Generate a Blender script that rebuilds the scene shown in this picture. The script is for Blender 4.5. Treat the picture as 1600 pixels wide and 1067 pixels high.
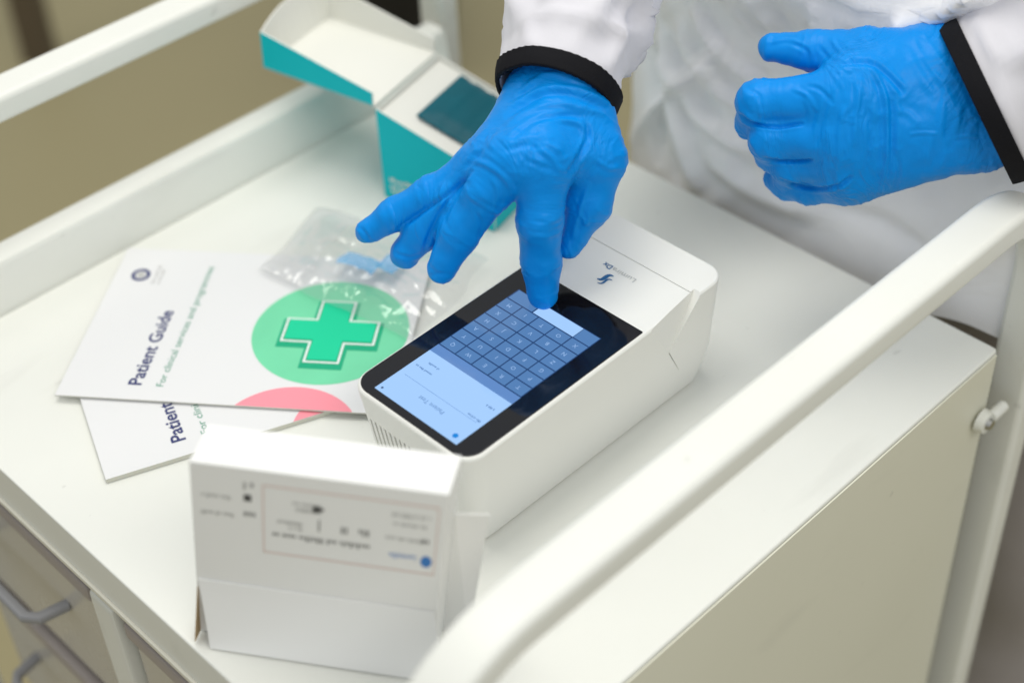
import bpy, bmesh, math, random
import numpy as np
from mathutils import Vector, Matrix

for o in list(bpy.data.objects):
    bpy.data.objects.remove(o)
S = bpy.context.scene
COL = S.collection
random.seed(7)

# ------------------------------------------------------------------ camera
CAM = np.array([-0.40568256, -0.46835716, 0.69])
RWC = np.array([[0.70713014, 0.48274226, -0.51664967],
                [-0.70608119, 0.44320001, -0.55228897],
                [-0.03763408, 0.75533679, 0.65425531]])
FPX = 2471.717
cam_d = bpy.data.cameras.new('camera')
cam = bpy.data.objects.new('camera', cam_d)
COL.objects.link(cam)
M4 = Matrix([list(RWC[i]) + [CAM[i]] for i in range(3)] + [[0, 0, 0, 1]])
cam.matrix_world = M4
cam_d.sensor_width = 36.0
cam_d.lens = FPX * 36.0 / 1600.0
cam_d.clip_start = 0.02
cam_d.clip_end = 60
cam_d.dof.use_dof = True
cam_d.dof.focus_distance = 0.945
cam_d.dof.aperture_fstop = 3.0
S.camera = cam

# ------------------------------------------------------------------ light
w = bpy.data.worlds.new('World')
S.world = w
w.use_nodes = True
bg = w.node_tree.nodes['Background']
bg.inputs[0].default_value = (0.93, 0.97, 1.0, 1)
bg.inputs[1].default_value = 0.53


def area(name, loc, target, sx, sy, power, color):
    l = bpy.data.lights.new(name, 'AREA')
    l.shape = 'RECTANGLE'
    l.size, l.size_y = sx, sy
    l.energy = power
    l.color = color
    o = bpy.data.objects.new(name, l)
    COL.objects.link(o)
    o.location = loc
    o.rotation_euler = (Vector(target) - Vector(loc)).to_track_quat('-Z', 'Y').to_euler()
    return o


area('ceiling_and_fill_lamp', (0.26, 0.40, 1.80), (0.25, 0.30, 0.0), 1.3, 0.7, 16.5, (1.0, 0.975, 0.92))
area('ceiling_and_fill_lamp', (-0.25, -1.45, 1.80), (0.1, 0.0, 0.0), 1.3, 0.7, 17.0, (1.0, 0.975, 0.92))  # added fill for the faces turned to the front, no known ceiling panel
area('ceiling_and_fill_lamp', (-0.5, 2.3, 1.75), (0.6, 1.9, -0.86), 1.2, 0.6, 7, (1.0, 0.96, 0.88))  # added to brighten the background beyond the trolley, no known ceiling panel

S.view_settings.view_transform = 'Standard'
S.view_settings.look = 'None'
S.view_settings.exposure = 0.07
S.view_settings.gamma = 1.0
S.view_settings.use_curve_mapping = False
S.render.engine = 'CYCLES'
S.cycles.max_bounces = 10
S.cycles.transparent_max_bounces = 16


# ------------------------------------------------------------------ helpers
def at(px, py, dist):
    """world point seen at a photo position at a measured distance (metres)"""
    q = np.array([px - 800.0, -(py - 533.5), -FPX])
    q /= np.linalg.norm(q)
    return CAM + RWC @ q * dist


def to_px(P):
    q = (P - CAM) @ RWC
    return np.stack([800 + FPX * q[:, 0] / -q[:, 2], 533.5 - FPX * q[:, 1] / -q[:, 2]], 1)


def link(o, parent=None):
    COL.objects.link(o)
    if parent is not None:
        o.parent = parent
    return o


def mesh_obj(name, verts, faces, mat, parent=None, smooth=False):
    me = bpy.data.meshes.new(name)
    me.from_pydata([tuple(map(float, v)) for v in verts], [], [tuple(map(int, f)) for f in faces])
    me.update()
    if mat is not None:
        me.materials.append(mat)
    if smooth:
        me.shade_smooth()
    return link(bpy.data.objects.new(name, me), parent)


def bm_obj(name, bm, mat, parent=None, smooth=False):
    me = bpy.data.meshes.new(name)
    bmesh.ops.recalc_face_normals(bm, faces=bm.faces)
    bm.to_mesh(me)
    bm.free()
    if mat is not None:
        me.materials.append(mat)
    if smooth:
        me.shade_smooth()
    return link(bpy.data.objects.new(name, me), parent)


def smooth_by_angle(o, ang=35):
    me = o.data
    me.shade_smooth()
    bm = bmesh.new()
    bm.from_mesh(me)
    lim = math.radians(ang)
    for e in bm.edges:
        if len(e.link_faces) == 2 and e.calc_face_angle(0) > lim:
            e.smooth = False
    bm.to_mesh(me)
    bm.free()
    if not o.modifiers:
        wn_ = o.modifiers.new('face_weighted_normals', 'WEIGHTED_NORMAL')
        wn_.keep_sharp = True
        wn_.mode = 'FACE_AREA'
        wn_.weight = 50
    return o


def box(name, lo, hi, mat, parent=None, bevel=0.0, seg=2, mtx=None):
    bm = bmesh.new()
    bmesh.ops.create_cube(bm, size=1)
    lo, hi = Vector(lo), Vector(hi)
    for v in bm.verts:
        v.co = Vector((lo[i] + (v.co[i] + 0.5) * (hi[i] - lo[i]) for i in range(3)))
    if bevel:
        bmesh.ops.bevel(bm, geom=bm.edges[:], offset=bevel, segments=seg, profile=0.5, affect='EDGES')
    if mtx is not None:
        bmesh.ops.transform(bm, matrix=mtx, verts=bm.verts)
    o = bm_obj(name, bm, mat, parent)
    if bevel:
        smooth_by_angle(o, 40)
    return o


def thing(name, label, cat, loc=(0, 0, 0), group=None):
    o = bpy.data.objects.new(name, None)
    link(o)
    o.location = loc
    o.empty_display_size = 0.02
    return tag(o, label, cat, group)


def tag(o, label=None, cat=None, group=None, kind=None):
    if label: o['label'] = label
    if cat: o['category'] = cat
    if group: o['group'] = group
    if kind: o['kind'] = kind
    return o


def sweep(name, path, prof, mat, parent=None, ups=None, closed_ends=True, smooth=True):
    """sweep a closed 2-D profile along a polyline; ups = fixed side vector"""
    path = [np.array(p, float) for p in path]
    n, m = len(path), len(prof)
    side = np.array(ups, float)
    side /= np.linalg.norm(side)
    V, F = [], []
    for i, p in enumerate(path):
        t = path[min(i + 1, n - 1)] - path[max(i - 1, 0)]
        t /= np.linalg.norm(t)
        up = np.cross(t, side)
        up /= np.linalg.norm(up)
        for a, b in prof:
            V.append(p + side * a + up * b)
    for i in range(n - 1):
        for j in range(m):
            k = (j + 1) % m
            F.append((i * m + j, i * m + k, (i + 1) * m + k, (i + 1) * m + j))
    if closed_ends:
        F.append(tuple(range(m))[::-1])
        F.append(tuple(range((n - 1) * m, n * m)))
    o = mesh_obj(name, V, F, mat, parent)
    bm = bmesh.new(); bm.from_mesh(o.data)
    bmesh.ops.recalc_face_normals(bm, faces=bm.faces); bm.to_mesh(o.data); bm.free()
    if smooth:
        smooth_by_angle(o, 30)
    return o


def round_rect(wd, hg, r, n=5):
    pts = []
    for cx, cy, a0 in ((wd / 2 - r, hg / 2 - r, 0), (-wd / 2 + r, hg / 2 - r, 90), (-wd / 2 + r, -hg / 2 + r, 180), (wd / 2 - r, -hg / 2 + r, 270)):
        for k in range(n + 1):
            a = math.radians(a0 + 90 * k / n)
            pts.append((cx + r * math.cos(a), cy + r * math.sin(a)))
    return pts


def boolean_cut(o, cutters):
    for c in cutters:
        md = o.modifiers.new('cut', 'BOOLEAN')
        md.operation = 'DIFFERENCE'
        md.solver = 'EXACT'
        md.object = c
    dg = bpy.context.evaluated_depsgraph_get()
    dg.update()
    me = bpy.data.meshes.new_from_object(o.evaluated_get(dg))
    o.modifiers.clear()
    old = o.data
    o.data = me
    bpy.data.meshes.remove(old)
    for c in cutters:
        m = c.data
        bpy.data.objects.remove(c)
        bpy.data.meshes.remove(m)


def frame(origin, ex, ey):
    ex = Vector(ex).normalized()
    ey = Vector(ey).normalized()
    ez = ex.cross(ey).normalized()
    ey = ez.cross(ex)
    return Matrix(((ex.x, ey.x, ez.x, origin[0]), (ex.y, ey.y, ez.y, origin[1]), (ex.z, ey.z, ez.z, origin[2]), (0, 0, 0, 1)))


def text_obj(name, body, size, fr, mat, parent=None, bold=0.0, align='LEFT', width=None):
    cu = bpy.data.curves.new(name, 'FONT')
    cu.body = body
    cu.size = size
    cu.align_x = align
    cu.offset = bold
    cu.resolution_u = 3
    tmp = bpy.data.objects.new(name, cu)
    COL.objects.link(tmp)
    dg = bpy.context.evaluated_depsgraph_get()
    dg.update()
    me = bpy.data.meshes.new_from_object(tmp.evaluated_get(dg))
    bpy.data.objects.remove(tmp)
    bpy.data.curves.remove(cu)
    if width:
        xs = [v.co.x for v in me.vertices]
        k = width / (max(xs) - min(xs))
        for v in me.vertices: v.co.x *= k
    me.transform(fr)
    me.materials.clear()
    me.materials.append(mat)
    return link(bpy.data.objects.new(name, me), parent)


def flat(name, pts, fr, mat, parent=None):
    V = [fr @ Vector((p[0], p[1], p[2] if len(p) > 2 else 0)) for p in pts]
    return mesh_obj(name, V, [tuple(range(len(V)))], mat, parent)


def print_lines(name, rows, fr, mat, parent, h):
    """rows of small print too fine to read: (x0, y, width)"""
    V, F = [], []
    rnd = random.Random(len(rows) * 31 + 5)
    for x0, y, wd in rows:
        x = x0
        while x < x0 + wd:
            ww = h * rnd.uniform(0.28, 0.6)
            hh = h * rnd.choice((0.62, 0.62, 0.66, 1.0, 0.95))
            i = len(V)
            V += [fr @ Vector(q) for q in ((x, y, 0), (x + ww, y, 0), (x + ww, y + hh, 0), (x, y + hh, 0))]
            F.append((i, i + 1, i + 2, i + 3))
            x += ww + h * (0.22 if rnd.random() > 0.2 else 0.7)
    o = mesh_obj(name, V, F, mat, parent)
    o['kind'] = 'stuff'                                   # fine print, too small to pick apart
    return o


# value noise ------------------------------------------------------
def _h(ix, iy, iz, seed):
    n = (ix * 374761393 + iy * 668265263 + iz * 2147483647 * 3 + seed * 1274126177) & 0xFFFFFFFF
    n = ((n ^ (n >> 13)) * 1274126177) & 0xFFFFFFFF
    n = ((n ^ (n >> 16)) * 2246822519) & 0xFFFFFFFF
    return ((n ^ (n >> 15)) & 0xFFFFFF) / float(0xFFFFFF) * 2 - 1


def vnoise(P, seed=0):
    P = np.asarray(P, float)
    i = np.floor(P).astype(np.int64)
    f = P - i
    u = f * f * f * (f * (f * 6 - 15) + 10)
    r = 0
    for dx in (0, 1):
        for dy in (0, 1):
            for dz in (0, 1):
                wgt = (u[:, 0] if dx else 1 - u[:, 0]) * (u[:, 1] if dy else 1 - u[:, 1]) * (u[:, 2] if dz else 1 - u[:, 2])
                r = r + wgt * _h(i[:, 0] + dx, i[:, 1] + dy, i[:, 2] + dz, seed)
    return r


def fbm(P, seed=0, oct=3):
    r, a = 0, 1.0
    for k in range(oct):
        r = r + a * vnoise(np.asarray(P) * 2 ** k + 17.3 * k, seed + k)
        a *= 0.5
    return r


# ------------------------------------------------------------------ materials
def mat(name, color, rough=0.5, spec=0.5, metal=0.0, bump=None, vary=None, coat=0.0, sss=0.0, trans=0.0, alpha=1.0, emit=None, estr=1.0, sheen=0.0, ior=1.45):
    m = bpy.data.materials.new(name)
    m.use_nodes = True
    nt = m.node_tree
    b = nt.nodes['Principled BSDF']
    b.inputs['Base Color'].default_value = (*color, 1)
    b.inputs['Roughness'].default_value = rough
    b.inputs['Specular IOR Level'].default_value = spec
    b.inputs['Metallic'].default_value = metal
    b.inputs['Coat Weight'].default_value = coat
    b.inputs['Coat Roughness'].default_value = 0.1
    b.inputs['IOR'].default_value = ior
    b.inputs['Transmission Weight'].default_value = trans
    b.inputs['Alpha'].default_value = alpha
    b.inputs['Sheen Weight'].default_value = sheen
    if sss:
        b.inputs['Subsurface Weight'].default_value = sss
        b.inputs['Subsurface Radius'].default_value = (0.004, 0.006, 0.01)
        b.inputs['Subsurface Scale'].default_value = 0.6
    if emit:
        b.inputs['Emission Color'].default_value = (*emit, 1)
        b.inputs['Emission Strength'].default_value = estr
    tc = nt.nodes.new('ShaderNodeTexCoord')
    if vary:                                   # (scale, amount): gentle wear in colour and gloss
        nz = nt.nodes.new('ShaderNodeTexNoise')
        nz.inputs['Scale'].default_value = vary[0]
        nz.inputs['Detail'].default_value = 6
        nt.links.new(tc.outputs['Object'], nz.inputs['Vector'])
        mx = nt.nodes.new('ShaderNodeMix')
        mx.data_type = 'RGBA'
        mx.inputs['A'].default_value = (*[c * (1 - vary[1]) for c in color], 1)
        mx.inputs['B'].default_value = (*[min(1, c * (1 + vary[1])) for c in color], 1)
        nt.links.new(nz.outputs['Fac'], mx.inputs['Factor'])
        nt.links.new(mx.outputs['Result'], b.inputs['Base Color'])
        mr = nt.nodes.new('ShaderNodeMapRange')
        mr.inputs['To Min'].default_value = max(0.02, rough - 0.08)
        mr.inputs['To Max'].default_value = rough + 0.08
        nt.links.new(nz.outputs['Fac'], mr.inputs['Value'])
        nt.links.new(mr.outputs['Result'], b.inputs['Roughness'])
    if bump:                                   # list of (kind, scale, strength, distance)
        last = None
        for kind, sc, st, dist in bump:
            if kind == 'noise':
                t = nt.nodes.new('ShaderNodeTexNoise'); t.inputs['Detail'].default_value = 5
                out = t.outputs['Fac']
            elif kind == 'wrinkle':
                t = nt.nodes.new('ShaderNodeTexNoise'); t.inputs['Detail'].default_value = 3
                t.inputs['Distortion'].default_value = 1.6
                sub = nt.nodes.new('ShaderNodeMath'); sub.operation = 'SUBTRACT'; sub.inputs[1].default_value = 0.5
                ab = nt.nodes.new('ShaderNodeMath'); ab.operation = 'ABSOLUTE'
                nt.links.new(t.outputs['Fac'], sub.inputs[0]); nt.links.new(sub.outputs[0], ab.inputs[0])
                out = ab.outputs[0]
            else:
                t = nt.nodes.new('ShaderNodeTexVoronoi')
                out = t.outputs['Distance']
            t.inputs['Scale'].default_value = sc
            nt.links.new(tc.outputs['Object'], t.inputs['Vector'])
            bp = nt.nodes.new('ShaderNodeBump')
            bp.inputs['Strength'].default_value = st
            bp.inputs['Distance'].default_value = dist
            nt.links.new(out, bp.inputs['Height'])
            if last: nt.links.new(last, bp.inputs['Normal'])
            last = bp.outputs['Normal']
        nt.links.new(last, b.inputs['Normal'])
    return m


M = {}
M['paint'] = mat('white_powder_paint', (0.78, 0.785, 0.73), 0.32, 0.4, vary=(11, 0.035), bump=[('noise', 420, 0.06, 0.0006)])
M['panel'] = mat('shade_toned_panel_paint', (0.72, 0.71, 0.59), 0.38, 0.5, vary=(7, 0.025), bump=[('noise', 420, 0.05, 0.0006)])  # same paint as the top; the side's shade is put into this darker colour
M['edge'] = mat('cream_edge_paint', (0.72, 0.70, 0.60), 0.35, 0.5, vary=(14, 0.03))
M['steel'] = mat('screw_steel', (0.45, 0.45, 0.43), 0.3, metal=1.0)
M['smoke'] = mat('smoked_plastic', (0.55, 0.52, 0.46), 0.25, 0.5, trans=0.05, vary=(8, 0.1))
M['taupe'] = mat('taupe_plastic', (0.36, 0.32, 0.30), 0.4, vary=(8, 0.08))
M['dark_handle'] = mat('dark_grey_plastic', (0.05, 0.05, 0.055), 0.35)
M['handle'] = mat('grey_handle_plastic', (0.27, 0.27, 0.28), 0.4)
M['drawer_in'] = mat('beige_drawer', (0.42, 0.40, 0.33), 0.5)
M['device'] = mat('white_abs_plastic', (0.80, 0.80, 0.755), 0.33, 0.45, vary=(20, 0.012), bump=[('noise', 1800, 0.05, 0.0002)])
M['device_dark'] = mat('vent_shadow_plastic', (0.25, 0.25, 0.23), 0.5)
M['glass'] = mat('black_glass', (0.006, 0.006, 0.008), 0.04, 0.6)
M['logo_blue'] = mat('logo_blue_ink', (0.01, 0.12, 0.30), 0.4)
M['logo_grey'] = mat('logo_grey_ink', (0.45, 0.47, 0.46), 0.4)
M['paper'] = mat('coated_paper', (0.77, 0.77, 0.77), 0.42, 0.4, bump=[('noise', 60, 0.04, 0.001)])
M['paper_edge'] = mat('paper_edge', (0.60, 0.60, 0.52), 0.7)
M['navy'] = mat('navy_ink', (0.025, 0.035, 0.15), 0.5)
M['green_ink'] = mat('green_ink', (0.06, 0.30, 0.19), 0.5)
M['mint'] = mat('mint_disc_ink', (0.17, 0.66, 0.38), 0.42, vary=(25, 0.10))
M['green'] = mat('cross_green_ink', (0.0, 0.60, 0.31), 0.42)
M['dkgreen'] = mat('cross_dark_green_ink', (0.0, 0.38, 0.19), 0.42)
M['white_ink'] = mat('white_ink', (0.80, 0.86, 0.82), 0.42)
M['pink'] = mat('pink_ink', (0.93, 0.30, 0.36), 0.45)
M['carton'] = mat('white_carton_card', (0.86, 0.86, 0.84), 0.5, 0.4, bump=[('noise', 35, 0.05, 0.002), ('noise', 900, 0.05, 0.0003)])
M['carton_in'] = mat('brown_card_edge', (0.42, 0.30, 0.16), 0.8)
M['print_grey'] = mat('grey_print', (0.33, 0.33, 0.32), 0.6)
M['print_lt'] = mat('light_grey_print', (0.50, 0.50, 0.48), 0.6)
M['print_black'] = mat('black_print', (0.08, 0.08, 0.08), 0.6)
M['print_pink'] = mat('pale_red_print', (0.76, 0.60, 0.54), 0.6)
M['print_blue'] = mat('blue_print', (0.04, 0.20, 0.55), 0.6)
M['teal'] = mat('teal_card', (0.0, 0.51, 0.56), 0.5, 0.22, bump=[('noise', 30, 0.05, 0.002)])
M['card_white'] = mat('white_card_inside', (0.78, 0.78, 0.72), 0.6, bump=[('noise', 26, 0.08, 0.003)])
M['deep_teal'] = mat('deep_teal_wrap', (0.0, 0.10, 0.135), 0.5, 0.25, bump=[('noise', 260, 0.4, 0.001)], vary=(60, 0.15))
M['glove'] = mat('blue_nitrile', (0.0, 0.25, 0.74), 0.40, 0.20, sss=0.05, bump=[('noise', 1500, 0.10, 0.0002)])


def crease_bump(m):
    """fine film creases running across the fingers, in the glove's own bone coordinates"""
    nt = m.node_tree
    at_ = nt.nodes.new('ShaderNodeAttribute'); at_.attribute_name = 'crease_co'
    am_ = nt.nodes.new('ShaderNodeAttribute'); am_.attribute_name = 'crease_amt'
    last = None
    for sc, st, dist in ((0.30, 0.45, 0.0012), (0.75, 0.22, 0.0006)):
        t = nt.nodes.new('ShaderNodeTexNoise'); t.inputs['Scale'].default_value = sc; t.inputs['Detail'].default_value = 2
        t.inputs['Distortion'].default_value = 0.6
        nt.links.new(at_.outputs['Vector'], t.inputs['Vector'])
        su = nt.nodes.new('ShaderNodeMath'); su.operation = 'SUBTRACT'; su.inputs[1].default_value = 0.5
        ab = nt.nodes.new('ShaderNodeMath'); ab.operation = 'ABSOLUTE'
        mr = nt.nodes.new('ShaderNodeMapRange'); mr.inputs['From Max'].default_value = 0.16
        nt.links.new(t.outputs['Fac'], su.inputs[0]); nt.links.new(su.outputs[0], ab.inputs[0]); nt.links.new(ab.outputs[0], mr.inputs['Value'])
        bp = nt.nodes.new('ShaderNodeBump'); bp.inputs['Strength'].default_value = st; bp.inputs['Distance'].default_value = dist
        mu = nt.nodes.new('ShaderNodeMath'); mu.operation = 'MULTIPLY'
        nt.links.new(mr.outputs['Result'], mu.inputs[0]); nt.links.new(am_.outputs['Fac'], mu.inputs[1])
        nt.links.new(mu.outputs[0], bp.inputs['Height'])
        if last: nt.links.new(last, bp.inputs['Normal'])
        last = bp.outputs['Normal']
    nt.links.new(last, nt.nodes['Principled BSDF'].inputs['Normal'])


crease_bump(M['glove'])
M['coat'] = mat('white_coat_cloth', (0.66, 0.65, 0.69), 0.75, 0.25, sheen=0.2, bump=[('noise', 14, 0.2, 0.004), ('noise', 1400, 0.2, 0.0003)])
M['black_cloth'] = mat('black_ribbed_cuff', (0.006, 0.006, 0.008), 0.8, 0.2, bump=[('noise', 900, 0.4, 0.0005)])
M['apron'] = mat('white_plastic_apron', (0.90, 0.895, 0.91), 0.34, 0.45, sss=0.0, bump=[('wrinkle', 16, 0.35, 0.005), ('wrinkle', 45, 0.2, 0.0018)])
M['trouser'] = mat('dark_grey_trousers', (0.36, 0.33, 0.32), 0.85, 0.2, bump=[('noise', 20, 0.4, 0.006)])
M['shoe'] = mat('black_shoe_leather', (0.008, 0.008, 0.008), 0.4)
M['floor'] = mat('beige_vinyl_floor', (0.40, 0.345, 0.19), 0.55, 0.3, vary=(1.2, 0.10), bump=[('noise', 120, 0.05, 0.001)])
M['wall'] = mat('beige_wall_paint', (0.36, 0.31, 0.18), 0.7, 0.3, vary=(1.5, 0.06))
M['brown'] = mat('brown_door_post', (0.10, 0.075, 0.045), 0.6)
M['bin'] = mat('black_bin_plastic', (0.006, 0.006, 0.007), 0.5)


def scuffs(m, amount=0.10):
    """faint grey rub marks and a few chips, with a shape of their own"""
    nt = m.node_tree
    b = nt.nodes['Principled BSDF']
    src = b.inputs['Base Color'].links[0].from_socket
    tc = nt.nodes.new('ShaderNodeTexCoord')
    last = src
    for sc, lo, hi, dark, stretch in ((7.0, 0.60, 0.74, amount, (1, 5, 3)), (55.0, 0.70, 0.74, amount * 2.2, (1, 1.6, 1))):
        mp = nt.nodes.new('ShaderNodeMapping'); mp.inputs['Scale'].default_value = stretch
        mp.inputs['Rotation'].default_value = (0.2, 0.1, 0.6)
        nz = nt.nodes.new('ShaderNodeTexNoise'); nz.inputs['Scale'].default_value = sc; nz.inputs['Detail'].default_value = 7
        nt.links.new(tc.outputs['Object'], mp.inputs['Vector']); nt.links.new(mp.outputs['Vector'], nz.inputs['Vector'])
        mr = nt.nodes.new('ShaderNodeMapRange'); mr.inputs['From Min'].default_value = lo; mr.inputs['From Max'].default_value = hi
        mr.inputs['To Max'].default_value = dark
        nt.links.new(nz.outputs['Fac'], mr.inputs['Value'])
        mx = nt.nodes.new('ShaderNodeMix'); mx.data_type = 'RGBA'; mx.inputs['B'].default_value = (0.30, 0.29, 0.26, 1)
        nt.links.new(mr.outputs['Result'], mx.inputs['Factor']); nt.links.new(last, mx.inputs['A'])
        last = mx.outputs['Result']
    nt.links.new(last, b.inputs['Base Color'])


scuffs(M['paint'], 0.10)
scuffs(M['panel'], 0.10)


def film_mat(name, tint, gloss=0.10, haze=0.10):
    m = bpy.data.materials.new(name)
    m.use_nodes = True
    nt = m.node_tree
    nt.nodes.clear()
    out = nt.nodes.new('ShaderNodeOutputMaterial')
    tr = nt.nodes.new('ShaderNodeBsdfTransparent'); tr.inputs[0].default_value = (0.995, 0.995, 0.995, 1)
    df = nt.nodes.new('ShaderNodeBsdfDiffuse'); df.inputs[0].default_value = (*tint, 1)
    gl = nt.nodes.new('ShaderNodeBsdfGlossy'); gl.inputs['Roughness'].default_value = 0.06
    lw = nt.nodes.new('ShaderNodeLayerWeight'); lw.inputs['Blend'].default_value = 0.22
    ad = nt.nodes.new('ShaderNodeMath'); ad.operation = 'MULTIPLY_ADD'; ad.inputs[1].default_value = 0.26; ad.inputs[2].default_value = 0.06
    m1 = nt.nodes.new('ShaderNodeMixShader'); m1.inputs[0].default_value = haze
    m2 = nt.nodes.new('ShaderNodeMixShader')
    nt.links.new(tr.outputs[0], m1.inputs[1]); nt.links.new(df.outputs[0], m1.inputs[2])
    nt.links.new(lw.outputs['Facing'], ad.inputs[0]); nt.links.new(ad.outputs[0], m2.inputs[0])
    nt.links.new(m1.outputs[0], m2.inputs[1]); nt.links.new(gl.outputs[0], m2.inputs[2])
    nt.links.new(m2.outputs[0], out.inputs[0])
    return m


M['film'] = film_mat('clear_film', (0.9, 0.9, 0.9), 0.1, 0.015)
M['film_frost'] = film_mat('frosted_film', (0.86, 0.87, 0.88), 0.1, 0.16)


def emit_mat(name, c, st):
    return mat(name, (0.0, 0.0, 0.0), 0.06, 0.4, emit=c, estr=st)


M['scr_light'] = emit_mat('screen_light_blue', (0.38, 0.62, 1.0), 0.95)
M['scr_mid'] = emit_mat('screen_mid_blue', (0.17, 0.35, 0.76), 0.72)
M['scr_key'] = emit_mat('screen_key_blue', (0.14, 0.32, 0.68), 0.66)
M['scr_dark'] = emit_mat('screen_dark_line', (0.05, 0.13, 0.36), 0.45)
M['scr_text'] = emit_mat('screen_pale_text', (0.40, 0.62, 1.0), 0.80)
M['scr_ink'] = emit_mat('screen_faint_ink', (0.14, 0.30, 0.66), 0.7)
M['scr_cyan'] = emit_mat('screen_cyan_icon', (0.0, 0.28, 0.85), 0.8)

# ------------------------------------------------------------------ setting: floor and wall
FLOOR_Z = -0.86
floor = mesh_obj('floor', [(-6, -6, FLOOR_Z), (8, -6, FLOOR_Z), (8, 8, FLOOR_Z), (-6, 8, FLOOR_Z)], [(0, 1, 2, 3)], M['floor'])
tag(floor, kind='structure')
post = box('wooden_post', (-0.028, -0.028, 0.0005), (0.028, 0.028, 1.1), M['brown'], bevel=0.006, mtx=Matrix.Translation((0.792, 2.10, FLOOR_Z)) @ Matrix.Rotation(0.75, 4, 'Z'))
tag(post, 'dark brown wooden post standing on the floor beyond the far rail', 'post')


# ------------------------------------------------------------------ trolley
X0, X1, Y0, Y1 = -0.1615, 0.3487, -0.125, 0.394          # top surface
cart = thing('medical_trolley', 'white painted metal medical trolley with raised side rails under the device', 'trolley', (0.09, 0.15, FLOOR_Z))
OFF = Vector((-0.09, -0.15, -FLOOR_Z))


def cpart(o):
    o.parent = cart
    o.location = OFF
    return o


# top tray: flat sheet folding down at three edges through a small radius, up at the back
def strip_profile(pts, x0, x1, name, m, axis='x'):
    V, F = [], []
    for s in (x0, x1):
        for p, q in pts:
            V.append((s, p, q) if axis == 'x' else (p, s, q))
    n = len(pts)
    for i in range(n - 1):
        F.append((i, i + 1, n + i + 1, n + i))
    return V, F


tb = bmesh.new()
def ring(inset, z, nseg=3, r=0.006):
    pts = []
    for cx, cy, a0 in ((X1 - r, Y1 + 0.0 - r, 0), (X0 + r, Y1 - r, 90), (X0 + r, Y0 + r, 180), (X1 - r, Y0 + r, 270)):
        for k in range(nseg + 1):
            t = math.radians(a0 + 90 * k / nseg)
            rr = r - inset
            pts.append(tb.verts.new((cx + rr * math.cos(t), cy + rr * math.sin(t), z)))
    return pts
rs = []
for ins, z in ((-0.0, -0.036), (0, -0.0016), (0.0003, -0.0007), (0.0008, -0.0002), (0.0016, 0.0)):
    rs.append(ring(ins, z, r=0.0030))
for a, b in zip(rs, rs[1:]):
    n = len(a)
    for i in range(n):
        tb.faces.new((a[i], a[(i + 1) % n], b[(i + 1) % n], b[i]))
tb.faces.new(rs[-1])
tb.faces.new(rs[0][::-1])
cpart(smooth_by_angle(bm_obj('tabletop', tb, M['paint']), 40))

# raised back kerb along the left rail side
prof = [(0.0, 0.0005), (0.0015, 0.004), (0.006, 0.030), (0.0085, 0.0345), (0.013, 0.036), (0.026, 0.036), (0.028, 0.034), (0.028, -0.036), (0.0, -0.036)]
V, F = [], []
for x in (X0 - 0.0005, X1 + 0.0005):
    for p, q in prof: V.append((x, Y1 + p + 0.0005, q))
n = len(prof)
for i in range(n): F.append((i, (i + 1) % n, n + (i + 1) % n, n + i))
F += [tuple(range(n))[::-1], tuple(range(n, 2 * n))]
cpart(smooth_by_angle(mesh_obj('kerb', V, F, M['paint']), 35))

# flange under the drawer-side edge
cpart(box('edge_flange', (X0 - 0.0022, Y0 + 0.02, -0.041), (X0 + 0.010, Y1 + 0.02, -0.0365), M['edge'], bevel=0.0012))
cpart(box('under_rail', (X0 + 0.006, Y0 + 0.03, -0.058), (X0 + 0.02, Y1 + 0.02, -0.0415), M['edge'], bevel=0.0015))
# cabinet carcass: side panels, back panel, bottom
cpart(box('side_panel', (X0 + 0.03, Y0 - 0.0016, -0.70), (X1 - 0.0030, Y0 - 0.0003, -0.0022), M['panel'], bevel=0.0005))
cpart(box('side_panel', (X0 + 0.03, Y1 + 0.012, -0.70), (X1 - 0.004, Y1 + 0.024, -0.0365), M['panel'], bevel=0.001))
cpart(box('back_panel', (X1 - 0.012, Y0 + 0.0125, -0.70), (X1 - 0.0035, Y1 + 0.0115, -0.0365), M['panel']))
cpart(box('base_shelf', (X0 + 0.03, Y0 + 0.0125, -0.70), (X1 - 0.0125, Y1 + 0.0115, -0.685), M['panel']))


def bent_rail(yc, name):
    xe0, xe1, zt, r = X0 - 0.012, X1 + 0.0265, 0.129, 0.080
    path = [(xe0, yc, FLOOR_Z + 0.09), (xe0, yc, -0.3), (xe0, yc, zt - r)]
    for k in range(1, 13):
        a = math.radians(90 * k / 12)
        path.append((xe0 + r - r * math.cos(a), yc, zt - r + r * math.sin(a)))
    path.append(((xe0 + xe1) / 2, yc, zt))
    for k in range(0, 13):
        a = math.radians(90 * k / 12)
        path.append((xe1 - r + r * math.sin(a), yc, zt - r + r * math.cos(a)))
    path += [(xe1, yc, -0.3), (xe1, yc, FLOOR_Z + 0.09)]
    o = sweep(name, path, round_rect(0.0290, 0.0205, 0.0050, 4), M['paint'], None, ups=(0, 1, 0))
    return cpart(o)


bent_rail(-0.1285, 'rail')
bent_rail(0.4365, 'rail')


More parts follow.
